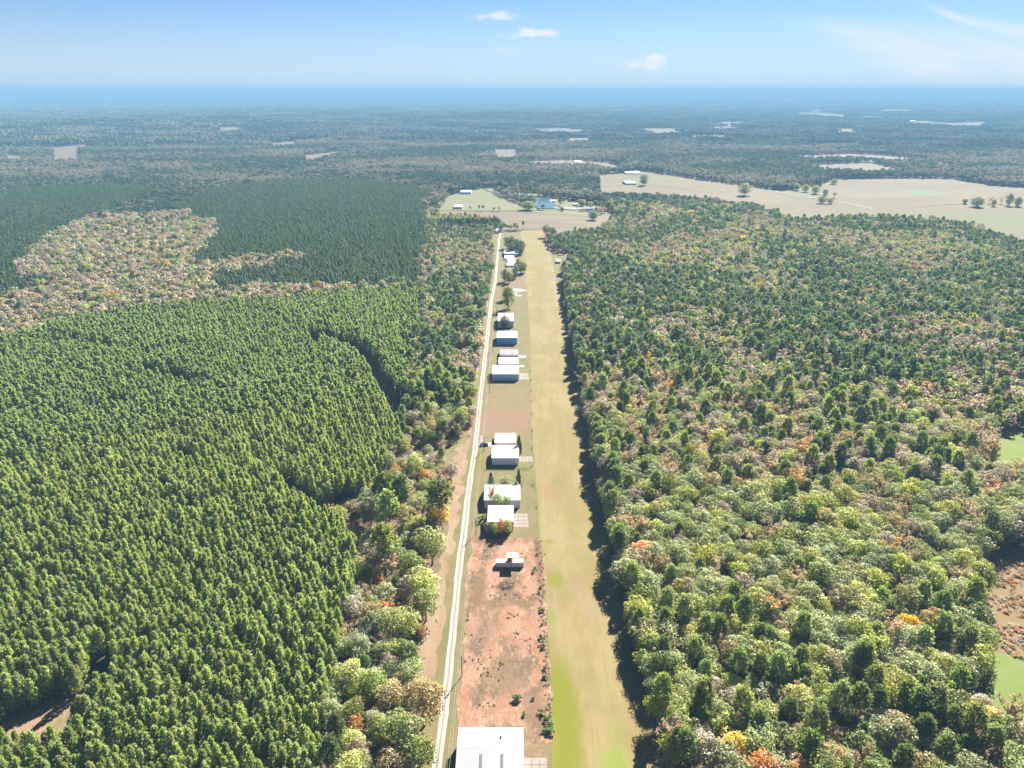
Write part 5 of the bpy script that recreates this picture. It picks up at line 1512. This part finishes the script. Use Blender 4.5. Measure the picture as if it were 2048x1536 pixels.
# ------------------------------------------------------------------ the parked vehicle
def suv():
    x, y = G(968.5, 891); r_ = empty('parked_car', (x, y, 0.05), R(183)); tag(r_, 'dark station wagon parked across the short concrete drive beside the gravel road', 'car')
    prof = [(-2.4, .42), (-2.42, .78), (-2.3, .98), (-1.25, 1.08), (-.6, 1.60), (1.6, 1.64), (2.2, 1.12), (2.38, 1.02), (2.42, .45)]
    mb = MB(); n = len(prof)
    lev = [(-.92, .0), (-.88, .05), (.88, .05), (.92, .0)]
    vs = []
    for (yy_, ins) in ((-.93, 1), (-.84, 0), (.84, 0), (.93, 1)):
        for (a, b) in prof:
            top = b > 1.1
            yv = yy_ * (.80 if top else 1.0)
            vs.append((a * (1 if ins == 0 else .985), yv, b - (.04 if ins and top else 0)))
    fs = []
    for k_ in range(3):
        for i in range(n):
            fs.append((k_ * n + i, k_ * n + (i + 1) % n, (k_ + 1) * n + (i + 1) % n, (k_ + 1) * n + i))
    fs.append(tuple(range(n))[::-1]); fs.append(tuple(3 * n + i for i in range(n)))
    mb.add(vs, fs); mb.build('body', M['paint_dark'], r_)
    for sx in (-1, 1):
        q = [(-1.1, 1.12), (-.58, 1.52), (1.5, 1.55), (2.0, 1.14)]
        MB().add([(a, sx * (.945 if b < 1.2 else .765), b) for a, b in q] + [(a, sx * .6, b) for a, b in q], [(0, 1, 2, 3)[::sx], (0, 4, 5, 1), (1, 5, 6, 2), (2, 6, 7, 3), (3, 7, 4, 0)]).build('side_window', M['glass'], r_)
    MB().add([(-1.27, -.68, 1.12), (-1.27, .68, 1.12), (-.66, .58, 1.61), (-.66, -.58, 1.61)], [(0, 1, 2, 3)]).build('windscreen', M['glass'], r_)
    MB().add([(2.22, -.66, 1.16), (2.22, .66, 1.16), (1.68, .58, 1.63), (1.68, -.58, 1.63)], [(3, 2, 1, 0)]).build('rear_window', M['glass'], r_)
    for sy in (-1, 1):
        MB().box(-2.46, -2.40, sy * .72 - .16, sy * .72 + .16, .66, .82).build('headlight', M['lamp'], r_)
        for sx in (-1.5, 1.5):
            wmb = MB(); wmb.tube([(sx, sy * .72, .36), (sx, sy * .96, .36)], [.36, .36], 14); w_ = wmb.build('wheel', M['rubber'], r_)
            MB().tube([(sx, sy * .93, .36), (sx, sy * .985, .36)], [.2, .19], 10).build('rim', M['vent_metal'], w_)
suv()

# ------------------------------------------------------------------ runway markers
MK = [(1060.9, 742.5, 'beside the small white slab by the pale green roof'), (1062.4, 760.5, 'at the apron of the pale green roofed hangar'), (1062, 783, 'first below the pale green roofed hangar, in the empty lots'),
      (1063.6, 804, 'second below the pale green roofed hangar, in the empty lots'), (1064.8, 829, 'third one of the empty lots'), (1064.8, 862, 'level with the top of the two white hangars'),
      (1064.8, 897, 'level with the three-vent roof'), (1063.5, 933.5, 'just below the apron of the three-vent hangar'), (1066, 971, 'level with the cedars behind the aqua roof'), (1073.5, 1016, 'above the slab of the lean-to shed')]
for (a, b, words) in MK:
    x, y = G(a, b); r_ = empty('runway_marker', (x, y, 0)); tag(r_, 'black-topped runway edge marker ' + words, 'marker', 'markers along the runway edge')
    MB().tube([(0, 0, 0), (0, 0, .9)], [.07, .07], 6).build('post', M['paint_white'], r_)
    MB().tube([(0, 0, .55), (0, 0, .85), (0, 0, 1.05)], [.42, .38, .16], 10).build('cap', M['metal_dark'], r_)
# fences
def fence(name, label, pts, step, hh, rails=2, mat='pole', rr=.05):
    r_ = empty(name, (*pts[0], 0)); tag(r_, label, 'fence')
    o0 = np.array(pts[0])
    for a, b in zip(pts[:-1], pts[1:]):
        a = np.array(a); b = np.array(b); L = np.linalg.norm(b - a); n = max(1, int(L / step))
        for i in range(n):
            p = a + (b - a) * i / n - o0
            MB().tube([(p[0], p[1], -.1), (p[0], p[1], hh)], [rr, rr], 5).build('post', M[mat], r_)
        for k_ in range(rails):
            z = hh * (.45 + .45 * k_ / max(1, rails - 1)); q0, q1 = a - o0, b - o0
            MB().tube([(q0[0], q0[1], z), (q1[0], q1[1], z)], [rr * .6, rr * .6], 4).build('rail', M[mat], r_)
fence('rail_fence', 'dark low fence across the lots in front of the three-vent hangar', [G(970, 940), G(1062, 939)], 3.0, 1.1, 3, 'pole', .07)
fence('pasture_fence', 'dark post fence across the far end of the runway', [G(1004, 461), G(1086, 459.5)], 12, 1.5, 2, 'pole', .14)
fence('pasture_fence', 'long post fence between the green pasture and the brown field', [G(882, 421.5), G(1000, 423), G(1075, 421.5), G(1120, 422)], 18, 1.5, 2, 'pole', .14)
fence('runway_gate', 'short bracket-shaped rail beside the runway right of the three-vent hangar', [G(1056, 899.5), G(1064.5, 899.5), G(1064.8, 906)], 2.5, 1.0, 2, 'pole', .05)
fence('runway_rail', 'thin rail running along the runway above the two white hangars', [G(1065.5, 864), G(1064.5, 876)], 4, .9, 2, 'pole', .05)

# ------------------------------------------------------------------ brush pile, shrubs, weeds
SH = [joined('shrub', broadleaf(2.2, 1.5, 9, 26, .38, .0, limbs=2, seed=900 + i), M['shrub'], M['bark']) for i in range(3)]
SW = [joined('weed', broadleaf(1.0, .9, 5, 12, .3, .0, limbs=0, seed=920 + i), M['weed'], M['bark']) for i in range(3)]
shr = [(1083, 1222, 1.1), (1084, 1250, .7), (1083, 1278, 1.2), (1086, 1290, 1.3), (1084, 1298, .9), (1089, 1338, 1.0), (1090, 1355, 1.0), (1067, 1399, .7), (1048, 1432, .9), (1083, 1428, 1.2), (1092, 1440, 1.3), (1099, 1452, 1.5), (1101, 1464, 1.4),
       (1090, 1464, .9), (1069, 1141, 1.1), (1066, 1146, .8), (1073, 1110, .7), (1081, 1176, .8), (1078, 1186, .7), (1037, 1400, 1.5), (1031, 1404, 1.2)]
for i, (a, b, s) in enumerate(shr):
    x, y = G(a, b); o = bpy.data.objects.new('shrub', SH[i % 3]); COL.objects.link(o); o.location = (x, y, 0); o.scale = (s * .75, s * .75, s * .7); o.rotation_euler.z = i
    wh = 'on the runway side of the container lot' if b < 1200 else ('in the middle of the weedy lot near the white hangar' if a < 1070 else ('at the lower runway-side corner of the weedy lot' if b > 1400 else 'on the runway side of the weedy dirt lot'))
    tag(o, ('large ' if s > 1.1 else 'small ') + 'green shrub ' + wh, 'shrub', 'shrubs on the dirt lots')
lot = [G(*p) for p in ((944, 1078), (1080, 1078), (1087, 1140), (1093, 1230), (1100, 1340), (1104, 1440), (1098, 1480), (1048, 1452), (920, 1452), (926, 1300), (938, 1150))]
n = 2600
lx = rng.uniform(-32, 20, n); ly = rng.uniform(140, 300, n)
k = inpoly(lx, ly, lot) & (vnoise(lx, ly, 6, 71) * .6 + vnoise(lx, ly, 2.2, 72) * .4 > .61)
cxx, cyy = G(1015, 1130); k &= (np.hypot(lx - cxx, (ly - cyy) * .8) > 13) | (rng.uniform(size=n) > .95)
kx, ky = lx[k], ly[k]
edge = rng.uniform(size=190); ex = []; ey = []
for t_ in edge:
    a = 1078 + 24 * (1 - abs(t_ - .5) * 0) * t_ + rng.normal() * 4; b = 1080 + t_ * 395; x, y = G(a, b); ex.append(x); ey.append(y)
kx = np.concatenate([kx, ex]); ky = np.concatenate([ky, ey])
ws_ = rng.uniform(.2, .7, len(kx))
scatter('lot_weeds', kx, ky, np.zeros(len(kx)), rng.uniform(0, 6.28, len(kx)), ws_, ws_ * .8, rng.integers(0, 4, len(kx)), SW + [joined('weed', broadleaf(1.0, .8, 5, 12, .3, .0, limbs=0, seed=931), M['shrub'], M['bark'])],
        'dry weeds and tufts scattered over the red dirt lots', 'weeds')
x, y = G(1012, 1171)
for nm, (cx_, cy_, R_, n_, words) in {'brush_pile': (x, y, 2.9, 150, 'round pile of cut brush on the red dirt below the containers')}.items():
    r_ = empty(nm, (cx_, cy_, 0)); tag(r_, words, 'brush pile')
    mb = MB()
    for i in range(n_):
        a = random.uniform(0, 6.28); rr = R_ * math.sqrt(random.random()); L = random.uniform(.8, 2.0); b = random.uniform(0, 6.28)
        z = .1 + .8 * (1 - rr / R_) * random.random()
        p0 = (math.cos(a) * rr * 1.25, math.sin(a) * rr, z)
        mb.tube([p0, (p0[0] + math.cos(b) * L, p0[1] + math.sin(b) * L * .8, z + random.uniform(-.1, .35))], [.06, .02], 3, 0, False)
    mb.build('stick', M['brush'], r_)['kind'] = 'stuff'
    ob = bpy.data.objects.new('mound', np_mesh('mound', *broadleaf(1.0, 2.6, 10, 22, .35, .0, limbs=0, seed=955)[1:3], [M['weed']])); COL.objects.link(ob); ob.parent = r_; ob.scale.z = .7
# dry grass tufts in the brush clearing on the right
bp = WP([(1995, 1118), (2110, 1095), (2140, 1330), (2010, 1318), (1985, 1290), (1978, 1220), (1988, 1160)])
bx = rng.uniform(min(p[0] for p in bp), max(p[0] for p in bp), 2600); by = rng.uniform(min(p[1] for p in bp), max(p[1] for p in bp), 2600)
k = inpoly(bx, by, bp) & (vnoise(bx, by, 5, 75) > .35); bx, by = bx[k], by[k]; s_ = rng.uniform(.5, 1.5, len(bx))
SB = [joined('weed', broadleaf(1.0, .9, 5, 12, .3, .0, limbs=0, seed=940 + i), M[k_], M['bark']) for i, k_ in enumerate(('dusty tan', 'rust orange', 'pinkish tan'))]
scatter('clearing_brush', bx, by, np.zeros(len(bx)), rng.uniform(0, 6.28, len(bx)), s_, s_, rng.integers(0, 3, len(bx)), SB, 'knee-high orange and tan brush filling the clearing at the right margin', 'brush')
# rushes and saplings round the verge
gx = rng.uniform(-60, 60, 5000); gy = rng.uniform(70, 700, 5000)
k = inpoly(gx, gy, CORRIDOR)
rx = np.interp(gy, ROADX[::-1, 0] if ROADX[0, 0] > ROADX[-1, 0] else ROADX[:, 0], ROADX[::-1, 1] if ROADX[0, 0] > ROADX[-1, 0] else ROADX[:, 1])
k &= (gx < rx - 3.2) & (gx > rx - 14) & (vnoise(gx, gy, 7, 76) > .55)
gx, gy = gx[k], gy[k]; s_ = rng.uniform(.2, .6, len(gx))
scatter('verge_weeds', gx, gy, np.zeros(len(gx)), rng.uniform(0, 6.28, len(gx)), s_, s_ * .7, rng.integers(0, 3, len(gx)), SW, 'low weeds on the clay bank left of the gravel road', 'weeds')

# ------------------------------------------------------------------ air
smoke_top = smoke()
HZ_TOP = 232.0
low = -104.0
m, t, o = new_mat('haze')
v = t.n('ShaderNodeVolumePrincipled')
v.inputs['Color'].default_value = (.163, .318, .466, 1); v.inputs['Density'].default_value = 1.75e-4; v.inputs['Anisotropy'].default_value = 0.0
t.l(v.outputs[0], o.inputs['Volume'])
ob = MB().box(-64000, 64000, -64000, 64000, low, HZ_TOP).build('haze', m)
tag(ob, kind='stuff')
print('counts', len(px_), len(nx_), nfar, 'smoke top', smoke_top)
